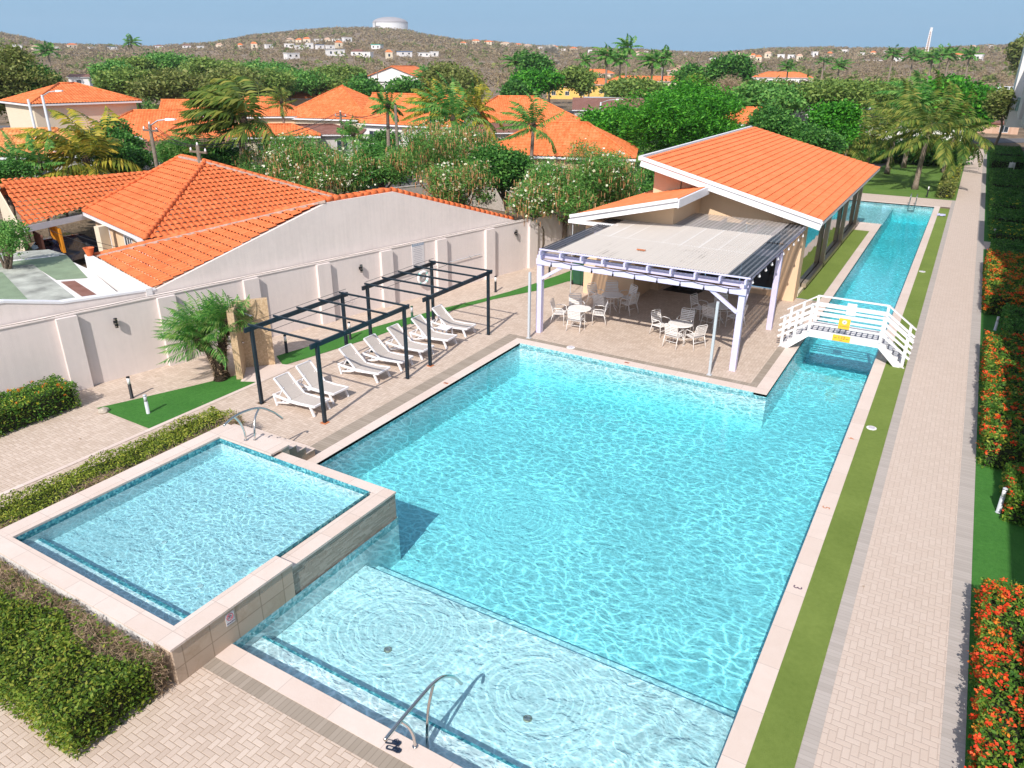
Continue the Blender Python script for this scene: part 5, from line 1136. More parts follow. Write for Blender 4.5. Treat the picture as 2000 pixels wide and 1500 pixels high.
# far hill houses --------------------------------------------------------
FH = [(35,98,'w',7),(70,97,'p',6),(110,96,'w',7),(142,94,'o',8),(180,96,'w',6),(220,95,'b',9),(255,94,'p',5),(312,93,'r',8),(365,93,'r',8),(392,95,'w',6),(430,95,'p',6),(470,93,'o',5),(497,94,'o',5),(525,92,'w',6),(567,82,'c',7),(585,82,'o',6),(600,84,'o',7),(622,82,'w',7),(640,82,'p',6),(658,81,'w',8),(678,82,'w',8),(566,92,'w',8),(585,95,'w',7),(605,94,'w',6),(625,94,'b',6),(645,94,'w',7),(662,92,'o',6),(570,112,'w',9),(655,108,'g',12),(700,108,'r',9),(718,110,'w',7),(737,94,'t',8),(790,107,'b',10),(828,109,'g',9),(848,108,'w',6),(760,113,'o',5),(905,87,'o',7),(930,85,'o',8),(955,85,'o',9),(988,90,'c',10),(1012,90,'o',8),(1030,92,'c',8),(1055,95,'w',6),(1082,97,'o',7),(1100,99,'w',5),(1120,100,'o',7),(1152,104,'w',4),(1185,104,'o',5),(1245,106,'p',5),(1262,104,'w',4),(1338,108,'w',4),(1395,119,'w',9),(1425,117,'w',5),(1440,112,'p',4),(1470,112,'o',5),(1500,112,'p',6),(1525,112,'w',6),(1545,113,'w',5),(1480,120,'o',5),(1620,108,'o',5),(1650,104,'w',6),(1680,108,'w',7),(1705,106,'o',5),(1730,103,'w',5),(1755,118,'w',6),(1875,110,'w',5),(1900,93,'c',5),(1935,93,'w',4),(1870,116,'o',6),(1560,118,'p',5),(1590,110,'w',5),(1910,117,'w',6)]
CN = dict(w=('white','white','whitetrim'), p=('pale cream','creamw','tilepale'), o=('orange roofed','creamw','tileo'), b=('blue and white','white','blue'), r=('red roofed','white','tilebrown'), c=('cream','creamw','tilepale'), g=('green grey metal roofed','white','polegray'), t=('white and teal','white','teal'))
def where(px): return ('at far left skyline' if px < 170 else 'left of tank hill' if px < 540 else 'left of the domed tank' if px < 730 else 'below the domed tank' if px < 860 else 'on the ridge right of the domed tank' if px < 1140 else 'on skyline above centre palms' if px < 1350 else 'on the hillside right of centre' if px < 1600 else 'near the pale radio mast' if px < 1830 else 'on the far right ridge')
CNT = {}; ORD = ['first','second','third','fourth','fifth','sixth','seventh','eighth','ninth','tenth']
for px, py, k, w in FH:
    q = hit(px, py+1.5); w2 = w*1.0+random.uniform(-.5, .5); D = math.hypot(q.x, q.y); w2 = max(w2, w*D/1250*1.25); key = (k, where(px)); CNT[key] = CNT.get(key, 0)+1
    nm, wl, rf = CN[k]; h = random.choice((2.8, 3.2, 4.6))*max(1, D/1400); a = math.atan2(q.x, q.y)+random.uniform(-.5, .5)
    o = thing('hillside_house', f'{nm} hill house {where(px)}, {ORD[CNT[key]-1]} from left', 'house', q, -a, 'tiny houses scattered on the far hills'); x, y = w2*.6, w2*.42
    MB().box(-x*.93, x*.93, -y*.93, y*.93, -2.5, h).build('wall', wl, o, world=False)
    r = 1.6*max(1, D/1300); st_ = k in 'orpc'
    if st_: MB().poly([(-x,-y,h), (x,-y,h), (x*.4,0,h+r), (-x*.4,0,h+r)], .1).poly([(x,y,h), (-x,y,h), (-x*.4,0,h+r), (x*.4,0,h+r)], .1).poly([(x,-y,h), (x,y,h), (x*.4,0,h+r)], .1).poly([(-x,y,h), (-x,-y,h), (-x*.4,0,h+r)], .1).build('roof', rf, o, world=False)
    else: MB().box(-x, x, -y, y, h+.003, h+.35).build('roof', rf, o, world=False)
    n = max(1, int(w2*1.1/4)); mb = MB()
    for i in range(n): t = -x*.9+(i+.5)*1.8*x/n; mb.box(t-.7, t+.7, -y*.93-.04, -y*.93-.003, h*.3, h*.72)
    mb.build('windows', 'glassdark', o, world=False)
# domed tank
q = far(763, 61, 1470); gz0 = ground_z(q.x, q.y); R_ = 30.5*1470/1454
o = thing('domed_tank', 'large white round water tank with grey dome on the hilltop', 'tank', (q.x, q.y, H+(117-66)/1454*1470))
MB()._lathe([(R_, -22), (R_, 6.2), (R_+.4, 6.3), (R_+.4, 6.9)], (0,0,0), 48).build('drum', 'whitetrim', o, False, world=False)
MB()._lathe([(R_*math.cos(t)*1.0+.01, 6.9+9.5*math.sin(t)) for t in [i*PI/2/10 for i in range(11)]], (0,0,0), 48).build('dome', plain('grey_dome', (.36,.34,.36), .6), o, True, world=False)
MB().box(-9, -7.5, -R_-1.2, -R_+.5, -3, 8).box(-7.5, 3, -R_-1.0, -R_+.5, .5, 1.6).build('stair_tower', 'graytrim', o, world=False)
q = hit(1808, 110); D = math.hypot(q.x, q.y); o = thing('radio_mast', 'tall pale lattice radio mast on the right horizon', 'mast', q); hm = (110-73)/1454*D; mb = MB()
wb_, wt_ = .0016*D, .0008*D
for sx, sy in ((-1,-1), (1,-1), (1,1), (-1,1)): mb.beam((sx*wb_, sy*wb_, 0), (sx*wt_, sy*wt_, hm), .0008*D)
mb.build('leg', 'whitetrim', o, world=False); mb = MB()
for i in range(12):
    z0, z1 = hm*i/12, hm*(i+1)/12; w0 = wb_+(wt_-wb_)*i/12; w1 = wb_+(wt_-wb_)*(i+1)/12
    for s in (-1, 1): mb.beam((-w0, s*w0, z0), (w1, s*w1, z1), .0008*D); mb.beam((s*w0, w0, z0), (s*w1, -w1, z1), .0008*D)
mb.build('bracing', 'tilepale', o, world=False); MB()._lathe([(.0014*D, 0), (.0014*D, .004*D)], (0,0,hm*.96), 10).build('antenna', 'whitetrim', o, world=False)
# ================================================================ street poles and wires
def pole(px, pyb, pyt, lab, D=None, lamp=None, mat='wood', nm='street_pole', cross=True):
    q = hit(px, pyb, 20) if D is None else Vector((*far(px, pyb, D).xy, 0)); D = math.hypot(q.x, q.y); q.z = ground_z(q.x, q.y); top = H+(117-pyt)/1454*D*1.0
    o = thing(nm, lab, 'pole', q, 0, None); h = top-q.z; MB().tube([(0,0,0), (0,0,h)], [.15, .10], 8).build('shaft', mat, o, True, world=False)
    if cross:
        MB().beam((-.7,0,h-.35), (.7,0,h-.35), .09, .1).build('crossarm', mat, o, world=False)
        for x in (-.6, 0, .6): MB()._lathe([(.04, 0), (.06, .06), (.03, .16)], (x,0,h-.3 if x else h), 8).build('insulator', 'pwhite', o, world=False)
    if lamp:
        MB().tube([(0,0,h-.1), (lamp*.5,0,h+.25), (lamp,0,h+.35)], .04, 6).build('arm', 'polegray', o, True, world=False)
        MB().hexa([(lamp,-.12,h+.28), (lamp+math.copysign(.8, lamp),-.08,h+.34), (lamp+math.copysign(.8, lamp),.08,h+.34), (lamp,.12,h+.28)], [(lamp,-.1,h+.42), (lamp+math.copysign(.8, lamp),-.06,h+.42), (lamp+math.copysign(.8, lamp),.06,h+.42), (lamp,.1,h+.42)]).build('lantern', 'pwhite', o, world=False)
    return o, Vector((q.x, q.y, top))
_, t1 = pole(309, 340, 220, 'weathered street pole with lamp arm above clay roof ridge', 52, 1.7); _, t2 = pole(394, 340, 256, 'shorter leaning timber pole right of the lamp pole', 46, None)
_, t3 = pole(668, 262, 205, 'timber pole in front of the pyramid roofed house', 75); _, t4 = pole(777, 300, 193, 'dark timber pole before the white gabled house', 60, None, cross=False)
_, t5 = pole(739, 178, 130, 'timber pole beside the long white house', 200); _, t6 = pole(1480, 210, 150, 'timber pole with crossarm in the acacia belt', 150)
_, t7 = pole(1643, 180, 150, 'pale concrete pole above the right acacias', 190, mat='polegray', cross=False); _, t8 = pole(1473, 240, 195, 'short pale pole behind orange roof right of mango', 85, mat='polegray', cross=False)
pole(92, 230, 172, 'curved arm street lamp at left beside the big dark tree', 75, 2.2, 'polegray', 'street_lamp', False); pole(62, 225, 178, 'thin leaning grey post left of the curved street lamp', 78, None, 'polegray', cross=False)
pole(1172, 230, 186, 'pale street lamp with long arm left of the brown roofs', 95, 2.0, 'polegray', 'street_lamp', False); pole(1292, 158, 128, 'double street lamp before the pink gabled house', 230, -3.0, 'polegray', 'street_lamp', False)
for px, pb, pt in ((1502, 216, 198), (1530, 212, 190), (1300, 160, 145), (1306, 160, 145)): pole(px, pb, pt, f'slim white post {"behind the mango tree, "+("left" if px == 1502 else "right") if px > 1400 else "by orange row roof, "+("left" if px == 1300 else "right")}', None, None, 'whitetrim', cross=False)
def wires(a, b, lab, offs=((0,0), (.5,-.1), (-.5,-.1)), sag=.6, r=.018):
    o = thing('overhead_wire', lab, 'wire', a)
    for ox, oz in offs: MB().tube([a.lerp(b, i/14)+Vector((ox, 0, oz-sag*math.sin(PI*i/14))) for i in range(15)], r, 4).build('strand', 'blackmat', o)
wires(t1, t2, 'sagging wires between the two left timber poles', sag=.3); wires(t2, t3, 'wires running from second left pole toward pyramid roof'); wires(t3, t4, 'wires crossing before the white gabled house'); wires(t6, t6+Vector((60, 12, 0)), 'wires running right from the acacia belt pole', sag=1.2, r=.03)
wires(at(215,488,2.3), at(95,448,2.6), 'pale clothes lines across the carport', ((0,0), (.8,.2)), .1, .012)
o = thing('parked_car', 'dull teal car parked before the turquoise awning', 'car', (*hit(705, 268).xy, 0), .4); carmesh(o, 'cartrim')
# block walls by the street
def bwall(p, q, h, lab, mat, t=.18):
    p = Vector((*p.xy, 0)); q = Vector((*q.xy, 0)); o = thing('garden_wall', lab, 'wall', (p+q)/2); MB().beam(p+Vector((0,0,h/2)), q+Vector((0,0,h/2)), t, h).build('wall', mat, o); MB().beam(p+Vector((0,0,h+.03)), q+Vector((0,0,h+.03)), t+.06, .06).build('capping', mat, o)
m = M('concrete_block', (.42,.38,.34), .9); x, y, z = m.xyz(); bt = m.n('ShaderNodeTexBrick'); m.link(m.vec(x+y, z), bt.inputs['Vector']); bt.inputs['Scale'].default_value = 2.5; bt.inputs['Color1'].default_value = (.45,.40,.36,1); bt.inputs['Color2'].default_value = (.38,.34,.30,1); bt.inputs['Mortar'].default_value = (.24,.21,.19,1); bt.inputs['Mortar Size'].default_value = .012; m.color(bt.outputs[0]); MT['block'] = m.m
bwall(at(870, 385, .3), at(1005, 408, .3), 1.5, 'grey concrete block wall by the street behind the party wall', 'block'); bwall(at(700, 405, .3), at(868, 384, .3), 1.4, 'block wall in tree shade left of the grey block wall', 'block')
bwall(at(560, 272, 0), at(658, 262, 0), 1.3, 'pale wall before the brown roofed porch house', 'grayw'); bwall(Vector((-30, 121, 0)), Vector((-1, 121, 0)), 2.2, 'white garden wall behind the palm lawn', 'white')
bwall(Vector((-26,74,0)), Vector((-13,121,0)), 2.4, 'white wall seen left of the lawn palms', 'white'); bwall(hit(1030, 172), hit(1110, 168), 2.0, 'white balustrade wall of the yellow villa', 'white')
bwall(hit(1700, 216), hit(1560, 222), 1.6, 'pale low wall in front of the flat roofed shed', 'grayw')
# ================================================================ apartment block on the right
ap = thing('apartment_block', 'tall pale grey apartment block with glass balconies along the right edge', 'building', (8, 60, 0))
MB().box(6.6, 16, -10, 119, 0, 8.4).build('body', 'grayw', ap)
for k in range(17):
    y0 = -8+k*7.4; x0 = 5.3
    top = 8.0 if y0 < 6 else 8.6 if y0 < 20 else 12.4 if y0 < 27 else 8.2 if y0 < 36 else 12.5; xf = 3.92 if k % 2 else 4.3  # mostly unseen floors; tops and fronts shaped to set sun patches and shadow edges
    MB().box(xf, 6.7, y0-.6, y0+(6.8 if k % 2 else 6.75), 4.9, top).build('upper_floor', 'grayw', ap)
    for z in (3.2,):
        MB().box(x0+.2, 6.7, y0-.3, y0+5.4, z-.22, z).build('balcony_slab', 'grayw', ap); MB().box(x0+.21, x0+.24, y0-.25, y0+5.35, z+.002, z+.95).build('balustrade', 'clear', ap)
    MB().box(6.54, 6.59, y0+.8, y0+4.2, .05, 2.5).build('patio_door', 'glass', ap)
MB().box(3.35, 6.6, 119.3, 128, 3.0, 13.0).build('end_block', 'white', ap); MB().box(3.9, 6.6, 119.1, 119.25, 5.0, 6.6).build('balustrade', 'clear', ap)
o = thing('garden_bench', 'small white garden chair on the shaded right lawn', 'chair', (4.2, 97, 0), 1.6)
MB().box(-.25, .25, -.28, .28, .4, .44).build('seat', 'pwhite', o, world=False); MB().beam((-.25,0,.44), (-.38,0,.95), .56, .03, up=(0,1,0)).box(-.30,-.26,-.28,.28,.44,.95).build('backrest', 'pwhite', o, world=False)
for sx in (-.23, .23):
    for sy in (-.25, .25): MB().box(sx-.02, sx+.02, sy-.02, sy+.02, 0, .4).build('leg', 'pwhite', o, world=False)
# ================================================================ HEDGES AND FLOWER BEDS
def hedge(name, lab, x0, x1, y0, y1, h, n, leaf, lm, dry=0.0, fl=(), group=None, cat='hedge', drydir=None, rough=.07, poly=None):
    o = thing(name, lab, cat, ((x0+x1)/2, (y0+y1)/2, 0), 0, group); cx, cy = (x0+x1)/2, (y0+y1)/2; wx_, wy_ = x1-x0, y1-y0
    def surf(n, depth=.12, topbias=1.6):
        at_, ax_, ay_ = wx_*wy_*topbias, wy_*h*2, wx_*h*2; s = at_+ax_+ay_; k = rng.uniform(size=n)*s; P = np.zeros((n, 3)); u = rng.uniform(-.5, .5, n); v = rng.uniform(-.5, .5, n); sg = np.sign(rng.uniform(-1, 1, n)); q = rng.uniform(size=n)**1.0
        t = k < at_; P[t] = np.c_[u[t]*wx_, v[t]*wy_, h-rng.exponential(depth*.5, t.sum())]
        a = (k >= at_) & (k < at_+ax_); P[a] = np.c_[sg[a]*(wx_/2-rng.exponential(depth*.5, a.sum())), v[a]*wy_, q[a]*h]
        b = k >= at_+ax_; P[b] = np.c_[u[b]*wx_, sg[b]*(wy_/2-rng.exponential(depth*.5, b.sum())), q[b]*h]
        # bulge noise
        f = np.sin(P[:, 0]*3.1+x0)*np.sin(P[:, 1]*2.7+y0*.3)+np.sin(P[:, 0]*7+P[:, 1]*5)*.5; P[:, 2] += f*rough*(P[:, 2]/h); P[:, 0] += f*rough*.5; P[:, 1] += np.sin(P[:, 0]*5)*rough*.4
        return P
    P = surf(n); P += rng.normal(size=P.shape)*leaf*.6
    keep = np.ones(len(P), bool)
    if drydir is not None:
        ax, sgn, fr = drydir; c = P[:, ax]*sgn/((wx_, wy_)[ax]/2); nz = np.sin(P[:, 0]*2.3+1)*np.sin(P[:, 1]*1.9)*.25
        keep = ~((c+nz > fr) & (rng.uniform(size=len(P)) < .82))
        D_ = P[~keep]; m_ = len(D_); d = rng.normal(size=(m_, 3)); d[:, 2] = abs(d[:, 2])*.8; d /= np.linalg.norm(d, axis=1)[:, None]; s = rng.uniform(.05, .16, m_)[:, None]; w = np.cross(d, rng.normal(size=(m_, 3))); w /= np.linalg.norm(w, axis=1)[:, None]; w *= .0045
        D_ = D_-np.array([0,0,.06]); V = np.stack([D_-d*s-w, D_-d*s+w, D_+d*s+w*.5, D_+d*s-w*.5], 1).reshape(-1, 3); npmesh('dry_twigs', V, np.arange(4*m_).reshape(m_, 4), 'twig', o, local=True)
    V, F = leaves(P[keep], leaf, .48, .2); npmesh('foliage', V, F, lm, o, local=True)
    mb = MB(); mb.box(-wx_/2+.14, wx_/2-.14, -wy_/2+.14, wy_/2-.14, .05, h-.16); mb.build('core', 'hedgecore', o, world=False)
    mb = MB()
    for i in range(int((wx_+wy_)*3)):
        a = random.uniform(-wx_/2+.12, wx_/2-.12); b = random.uniform(-wy_/2+.12, wy_/2-.12)
        if i % 2: b = math.copysign(wy_/2-.16, b)
        else: a = math.copysign(wx_/2-.16, a)
        mb.tube([(a, b, 0), (a+random.uniform(-.1, .1), b+random.uniform(-.1, .1), h*.4), (a+random.uniform(-.2, .2), b+random.uniform(-.2, .2), h*.8)], [.014, .01, .005], 4)
    mb.build('stems', 'trunk', o, world=False)
    for pn, pm, cnt, sz in fl:
        Q = surf(cnt, .02); Q[:, 2] += .02; Q = Q[Q[:, 2] > h*.25]; Q = np.repeat(Q, 16, 0)+rng.normal(size=(len(Q)*16, 3))*sz*.6*np.array([1, 1, .6]); V, F = leaves(Q, sz*.4, .75, .5); npmesh(pn, V, F, pm, o, local=True)
    return o
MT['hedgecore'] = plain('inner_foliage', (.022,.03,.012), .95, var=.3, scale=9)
hedge('clipped_hedge', 'long low clipped hedge with bare twigs along the left side of wading pool', -18.35, -16.95, 3.2, 13.15, .74, 30000, .034, 'hedge', drydir=(0, 1, .5))
hedge('clipped_hedge', 'broad green hedge in the front left corner before the wading pool', -19, -10.45, 3.85, 5.62, .86, 42000, .036, 'hedgeb', drydir=(1, 1, .5))
hedge('ixora_bush', 'yellow green flowering bush against the boundary wall at far left', -24.6, -23.25, 5.5, 11.9, .85, 15000, .04, 'ixora', fl=(('flowers', 'orange', 45, .055), ('blossoms', 'yellowf', 60, .04)), cat='bush')
XR = 2.08
hedge('ixora_hedge', 'red flowering ixora hedge nearest the camera along the walkway', XR, 5.0, 7.6, 15.75, .85, 30000, .04, 'ixora', fl=(('flowers', 'red', 700, .075), ('orange_flowers', 'orange', 110, .07)), cat='hedge')
hedge('ixora_bush', 'lone ixora bush between two shaded lawns right of the walkway', 2.62, 4.6, 19.7, 21.6, .85, 11000, .04, 'ixora', fl=(('flowers', 'red', 60, .06),), cat='bush')
hedge('ixora_hedge', 'second ixora hedge with a sunlit yellow left edge', XR, 5.0, 22.6, 33.3, .95, 26000, .05, 'ixora', fl=(('flowers', 'red', 420, .07), ('orange_flowers', 'orange', 160, .065)))
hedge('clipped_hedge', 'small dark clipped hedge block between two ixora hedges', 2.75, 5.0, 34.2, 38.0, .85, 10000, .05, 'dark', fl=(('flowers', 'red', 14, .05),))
hedge('ixora_hedge', 'orange and red ixora hedge catching the sun before the cross path', XR, 5.2, 38.8, 49.0, .95, 20000, .06, 'ixora', fl=(('flowers', 'red', 300, .085), ('orange_flowers', 'orange', 420, .08)))
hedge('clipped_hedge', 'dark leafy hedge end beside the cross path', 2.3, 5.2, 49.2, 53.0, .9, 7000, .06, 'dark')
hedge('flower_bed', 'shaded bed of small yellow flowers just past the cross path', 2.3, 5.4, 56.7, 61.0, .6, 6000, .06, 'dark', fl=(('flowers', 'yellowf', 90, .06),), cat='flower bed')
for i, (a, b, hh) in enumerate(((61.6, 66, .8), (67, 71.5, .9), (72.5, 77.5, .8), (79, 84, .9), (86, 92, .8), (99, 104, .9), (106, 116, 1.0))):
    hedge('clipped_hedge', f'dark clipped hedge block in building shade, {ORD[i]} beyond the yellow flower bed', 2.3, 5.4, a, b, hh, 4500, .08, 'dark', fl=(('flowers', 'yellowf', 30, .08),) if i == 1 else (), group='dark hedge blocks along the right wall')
hedge('flower_border', 'tall leafy border with yellow flowers between lawn and walkway', -1.55, -.4, 73.6, 88, 1.0, 9000, .09, 'olive', fl=(('flowers', 'yellowf', 120, .09),), cat='flower bed', rough=.2)
# ================================================================ TREES 
R = random.Random(5)
def blobs(c, spread, n, r, flat=.75, seed=0, hollow=0):
    q = random.Random(seed); out = []
    for i in range(n):
        a = q.uniform(0, 2*PI); rr = q.uniform(hollow, 1)**.5; out.append(((c[0]+math.cos(a)*spread[0]*rr, c[1]+math.sin(a)*spread[1]*rr, c[2]+q.uniform(-1, 1)*spread[2]*(1.1-rr*.6)), (r*q.uniform(.7, 1.2), r*q.uniform(.7, 1.2), r*flat*q.uniform(.7, 1.1))))
    return out
PODS = (('seed_pods', 'pod', 1100, .24, .09, True), ('flowers', 'flower', 420, .075, .8, False))
def leu(px, py, D, w, lab, seed, n=26000, zc=None, ex=PODS, h=1.6, nb=13):
    q = far(px, py, D); z = q.z if zc is None else zc
    return tree('flowering_tree', lab, 'tree', (q.x, q.y, 0), blobs((0, 0, z-.3), (w*.36, w*.36, h), nb, w*.22, .8, seed), n, .085, 'leuc', .16, 'feathery trees with brown pods behind the party wall', .22, 16, .17, .35, ex, .6)
leu(548, 315, 52, 6.8, 'feathery tree with hanging brown pods right of the tile ridge', 11); leu(655, 318, 51, 6.6, 'feathery tree with white blossoms left of the dark street tree', 12)
leu(600, 335, 50, 5.0, 'lower feathery tree top behind the clay roof ridge', 17, 12000)
leu(845, 300, 47, 7.0, 'tallest feathery tree laden with brown pods behind party wall', 13, 34000, ex=(('seed_pods', 'pod', 2800, .26, .09, True), ('flowers', 'flower', 450, .075, .8, False)), h=2.0, nb=16); leu(900, 345, 43, 3.8, 'small feathery shoot tree below tallest pod tree', 18, 11000, h=1.0)
leu(1105, 345, 42, 6.0, 'feathery tree with white blossoms beside the boundary wall', 14, 28000); leu(1195, 350, 44, 4.8, 'feathery tree nearest the pavilion roof corner', 15, 20000); leu(1045, 375, 41, 3.0, 'small feathery sapling leaning over the boundary wall', 16, 9000, h=.8)
def green(px, py, D, w, lab, seed, lm='dark', n=15000, leaf=.13, hz=None, nb=12, fl=.8, cat='tree', name='broadleaf_tree', base=None, asp=.5, clump=14, sh=.6, ex=(), tr=.18):
    q = far(px, py, D); b = ground_z(q.x, q.y) if base is None else base; hz = hz or w*.3
    return tree(name, lab, cat, (q.x, q.y, b), blobs((0, 0, q.z-b), (w*.32, w*.32, hz*.7), nb, w*.24, fl, seed), n, leaf, lm, tr, None, asp, clump, None, sh, ex, .35)
green(742, 335, 50, 4.6, 'dark street tree left of the tallest pod tree', 21, 'dark', 14000, .10); green(975, 330, 45, 4.0, 'round dark green tree before the near orange roof', 22, 'dark', 15000, .10)
green(1340, 240, 74, 11.6, 'large bright green mango tree behind the pavilion', 23, 'mango', 60000, .17, 3.6, 26, .8, 'tree', 'mango_tree', asp=.28, clump=20, sh=.7)
green(1530, 262, 70, 6.4, 'dark glossy tree right of the mango tree', 24, 'dark', 20000, .15); green(1622, 245, 72, 4.4, 'upright leafy tree before the pale flat shed', 25, 'mango', 11000, .15, 2.6); green(1590, 285, 66, 4.4, 'dark bush behind the pavilion ridge', 26, 'dark', 9000, .13, 1.2)
green(1855, 214, 130, 14, 'broad rounded green tree behind the lawn palms', 27, 'mango', 26000, .32, 3.5, 18); green(0, 160, 110, 11, 'tall dark tree crown at the left edge', 28, 'olive', 26000, .2, 4.6, 18); green(62, 178, 112, 9, 'mixed green shrubs below the tall left tree', 29, 'dark', 20000, .17, 2.8)
green(222, 280, 62, 4.6, 'flowering shrub tree right of the yellow palm', 30, 'dark', 13000, .1, 1.6, ex=(('flowers', 'pod', 200, .06, .7, False),)); green(238, 318, 58, 4.2, 'dark shrub mass under the left street poles', 31, 'dark', 13000, .1, .9); green(338, 302, 57, 2.8, 'round wispy green bush beside second pole', 32, 'palmg', 9000, .16, 1.0, asp=.12)
green(430, 328, 57, 4.6, 'dark leafy mass under wind-blown palm', 34, 'dark', 14000, .12, 1.4); green(20, 345, 52, 3, 'small bush by the left house wall', 35, 'dark', 4000, .09, .6); green(6, 470, 37, 2.2, 'small leafy bush at the left edge by the carport wall', 36, 'leuc', 5000, .05, .8)
green(1427, 146, 190, 13, 'dark round tree left of the long white house', 37, 'dark', 14000, .42, 3.6); green(1352, 155, 190, 8, 'small round tree left of the dark round tree', 38, 'dark', 6000, .4, 2.4); green(1130, 158, 170, 7.5, 'grey green feathery tree before villa wing', 39, 'acacia', 6000, .35, 2.5); green(1045, 142, 185, 8.5, 'dark tree pair left of the yellow villa', 40, 'dark', 8000, .38, 3); green(1045, 163, 165, 10, 'low spreading green tree below yellow villa wall', 41, 'mango', 8000, .36, 1.8, fl=.6)
green(1003, 178, 150, 5, 'dark bush left of villa balustrade', 42, 'dark', 4000, .3, 1.5); green(1250, 184, 150, 13, 'wide rounded acacia left of the mango tree', 43, 'acacia', 16000, .32, 1.6, 16, .6); green(715, 185, 130, 9, 'dark green tree left of the pale hip roof', 44, 'dark', 10000, .3, 2.4); green(1190, 250, 80, 9, 'low bright shrubs between brown roofs and near orange roof', 45, 'mango', 14000, .18, 1.2, 14, .6)
green(1420, 187, 120, 7, 'leafless grey tree right of the mango crown', 46, 'twig', 9000, .3, 2, asp=.06); green(1372, 175, 120, 4.5, 'reddish leafed tree top above the mango', 47, 'ixora', 4000, .25, 1.5); green(880, 172, 140, 14, 'olive green trees behind the tall green palm', 48, 'olive', 14000, .32, 1.8, 14); green(790, 180, 120, 5, 'bushes right of long white house', 49, 'dark', 4000, .28, 1.5)
green(1998, 106, 300, 6, 'dark tree crest at the right edge skyline', 50, 'olive', 6000, .7, 4); green(1958, 203, 120, 3.2, 'dark small tree before the white sloping roof', 53, 'olive', 4000, .28, 1.6)
green(1810, 300, 100, 9, 'dark shrubs in shade under the lawn palms', 54, 'dark', 12000, .2, .9, 16, .6); green(1700, 300, 98, 8, 'dark shrubs behind the pavilion far corner', 55, 'dark', 9000, .2, 1.0)
AL = [f'flat-topped acacia in the {"left" if i_ < 11 or i_ > 18 else "right"} green belt, {t_}' for i_, t_ in enumerate(('behind its leftmost roof', 'rising highest near its left', 'above the lamp pole', 'over the wind-blown palm', 'between palm and pyramid roof', 'behind the small left hip roof', 'above the pyramid roof', 'over the gable cottage', 'right of the cream tower house', 'at its far left edge', 'nearest the white metal shed', 'below the long hip house', 'right of the long hip house', 'just behind the orange glimpse', 'before the large white villa', 'behind the tallest lawn palm', 'above the pale flat shed', 'highest one near its middle', 'beside the dark round tree', 'nearest the tank hill', 'left of the palm top', 'right of the palm top'))]
for i, (px, py, D, w) in enumerate(((255,130,200,10), (330,125,205,16), (395,135,190,12), (445,165,140,12), (500,160,150,14), (560,160,160,16), (620,165,165,14), (330,170,130,11), (270,165,135,11), (225,140,165,8), (650,150,190,14), (1545,185,130,12), (1610,190,120,12), (1500,195,115,11), (1680,185,135,14), (1740,190,150,12), (1570,190,160,14), (1650,188,170,15), (1465,190,140,11), (690,170,190,12), (430,140,190,12), (520,140,195,14))):
    green(px, py, D, w, AL[i], 60+i, ('acacia', 'leuc', 'acacia', 'olive')[i % 4], 9000, .3, 1.5, 14, .42, 'tree', 'acacia_tree')
# ---- woodland and scrub (nobody could count them)
def scatter(pts, per, leaf, lm, name, lab, cat, rx, rz, asp=.6):
    Cs = []; 
    for (x, y, z, s) in pts:
        m_ = int(per*s); d = rng.normal(size=(m_, 3)); d /= np.linalg.norm(d, axis=1)[:, None]; d[:, 2] = abs(d[:, 2]); r_ = rng.uniform(.6, 1, (m_, 1)); Cs.append(np.array([x, y, z])+d*r_*np.array([rx*s, rx*s, rz*s]))
    C_ = np.concatenate(Cs); sz = leaf; V, F = leaves(C_, sz, asp, .3); return tag(npmesh(name, V, F, lm), lab, cat, None, 'stuff')
def field(n, r0, r1, amin, amax, smin, smax, test=None):
    out = []
    for _ in range(n):
        a = R.uniform(amin, amax); r = math.sqrt(R.uniform(r0*r0, r1*r1)); x, y = r*math.sin(a), r*math.cos(a)
        if test and not test(a, r, x, y): continue
        out.append((x, y, ground_z(x, y), R.uniform(smin, smax)))
    return out
a0, a1 = az_of(-60), az_of(2060)
clr = []
for o in COL.objects:
    if o.parent is None and o.get('category') in ('house', 'warehouse', 'building') and o.location.length > 60: clr.append((o.location.x, o.location.y, 13 if o.location.length < 400 else 9))
def free(a, r, x, y):
    if r > 1250 and az_of(788) < a < az_of(832) and abs((a-az_of(797))*1000-(1500-r)*.12) < 6 and r > 1330: return False
    for cx, cy, rr in clr:
        dx, dy = cx-x, cy-y
        if abs(dx) < 60 and abs(dy) < 60:
            d = math.hypot(dx, dy)
            if d < rr: return False
            if r < math.hypot(cx, cy) and d < rr*2.6 and abs(math.atan2(cx, cy)-a) < rr*.6/r: return False
    return True
def nz(x, y, s): return noise.noise(Vector((x*s, y*s, 5)))
scatter(field(900, 150, 330, a0, a1, .6, 1.15, lambda a, r, x, y: free(a, r, x, y) and nz(x, y, .02) > -.15 and not (az_of(700) < a < az_of(1330))), 170, .38, 'acacia', 'woodland', 'mass of flat-topped acacia woodland beyond the houses', 'woodland', 4.6, 2.9, .5)
scatter(field(420, 120, 320, a0, a1, .5, .9, lambda a, r, x, y: free(a, r, x, y) and nz(x, y, .03) > .05 and not (az_of(680) < a < az_of(1400))), 150, .34, 'dark', 'woodland', 'darker green trees mixed into the acacia woodland', 'woodland', 3.6, 3.6, .5)
scatter(field(4200, 320, 800, a0, a1, .5, 1.3, lambda a, r, x, y: free(a, r, x, y)), 42, .75, 'scrub', 'dry_scrub', 'dry brown thorn scrub covering the plain below the hills', 'scrub', 3.2, 3.0, .35)
scatter(field(7500, 780, 1560, a0, a1, .6, 1.4, lambda a, r, x, y: free(a, r, x, y)), 18, 1.5, 'scrub', 'dry_scrub', 'grey brown scrub covering the distant hills', 'scrub', 4.8, 3.8, .4)
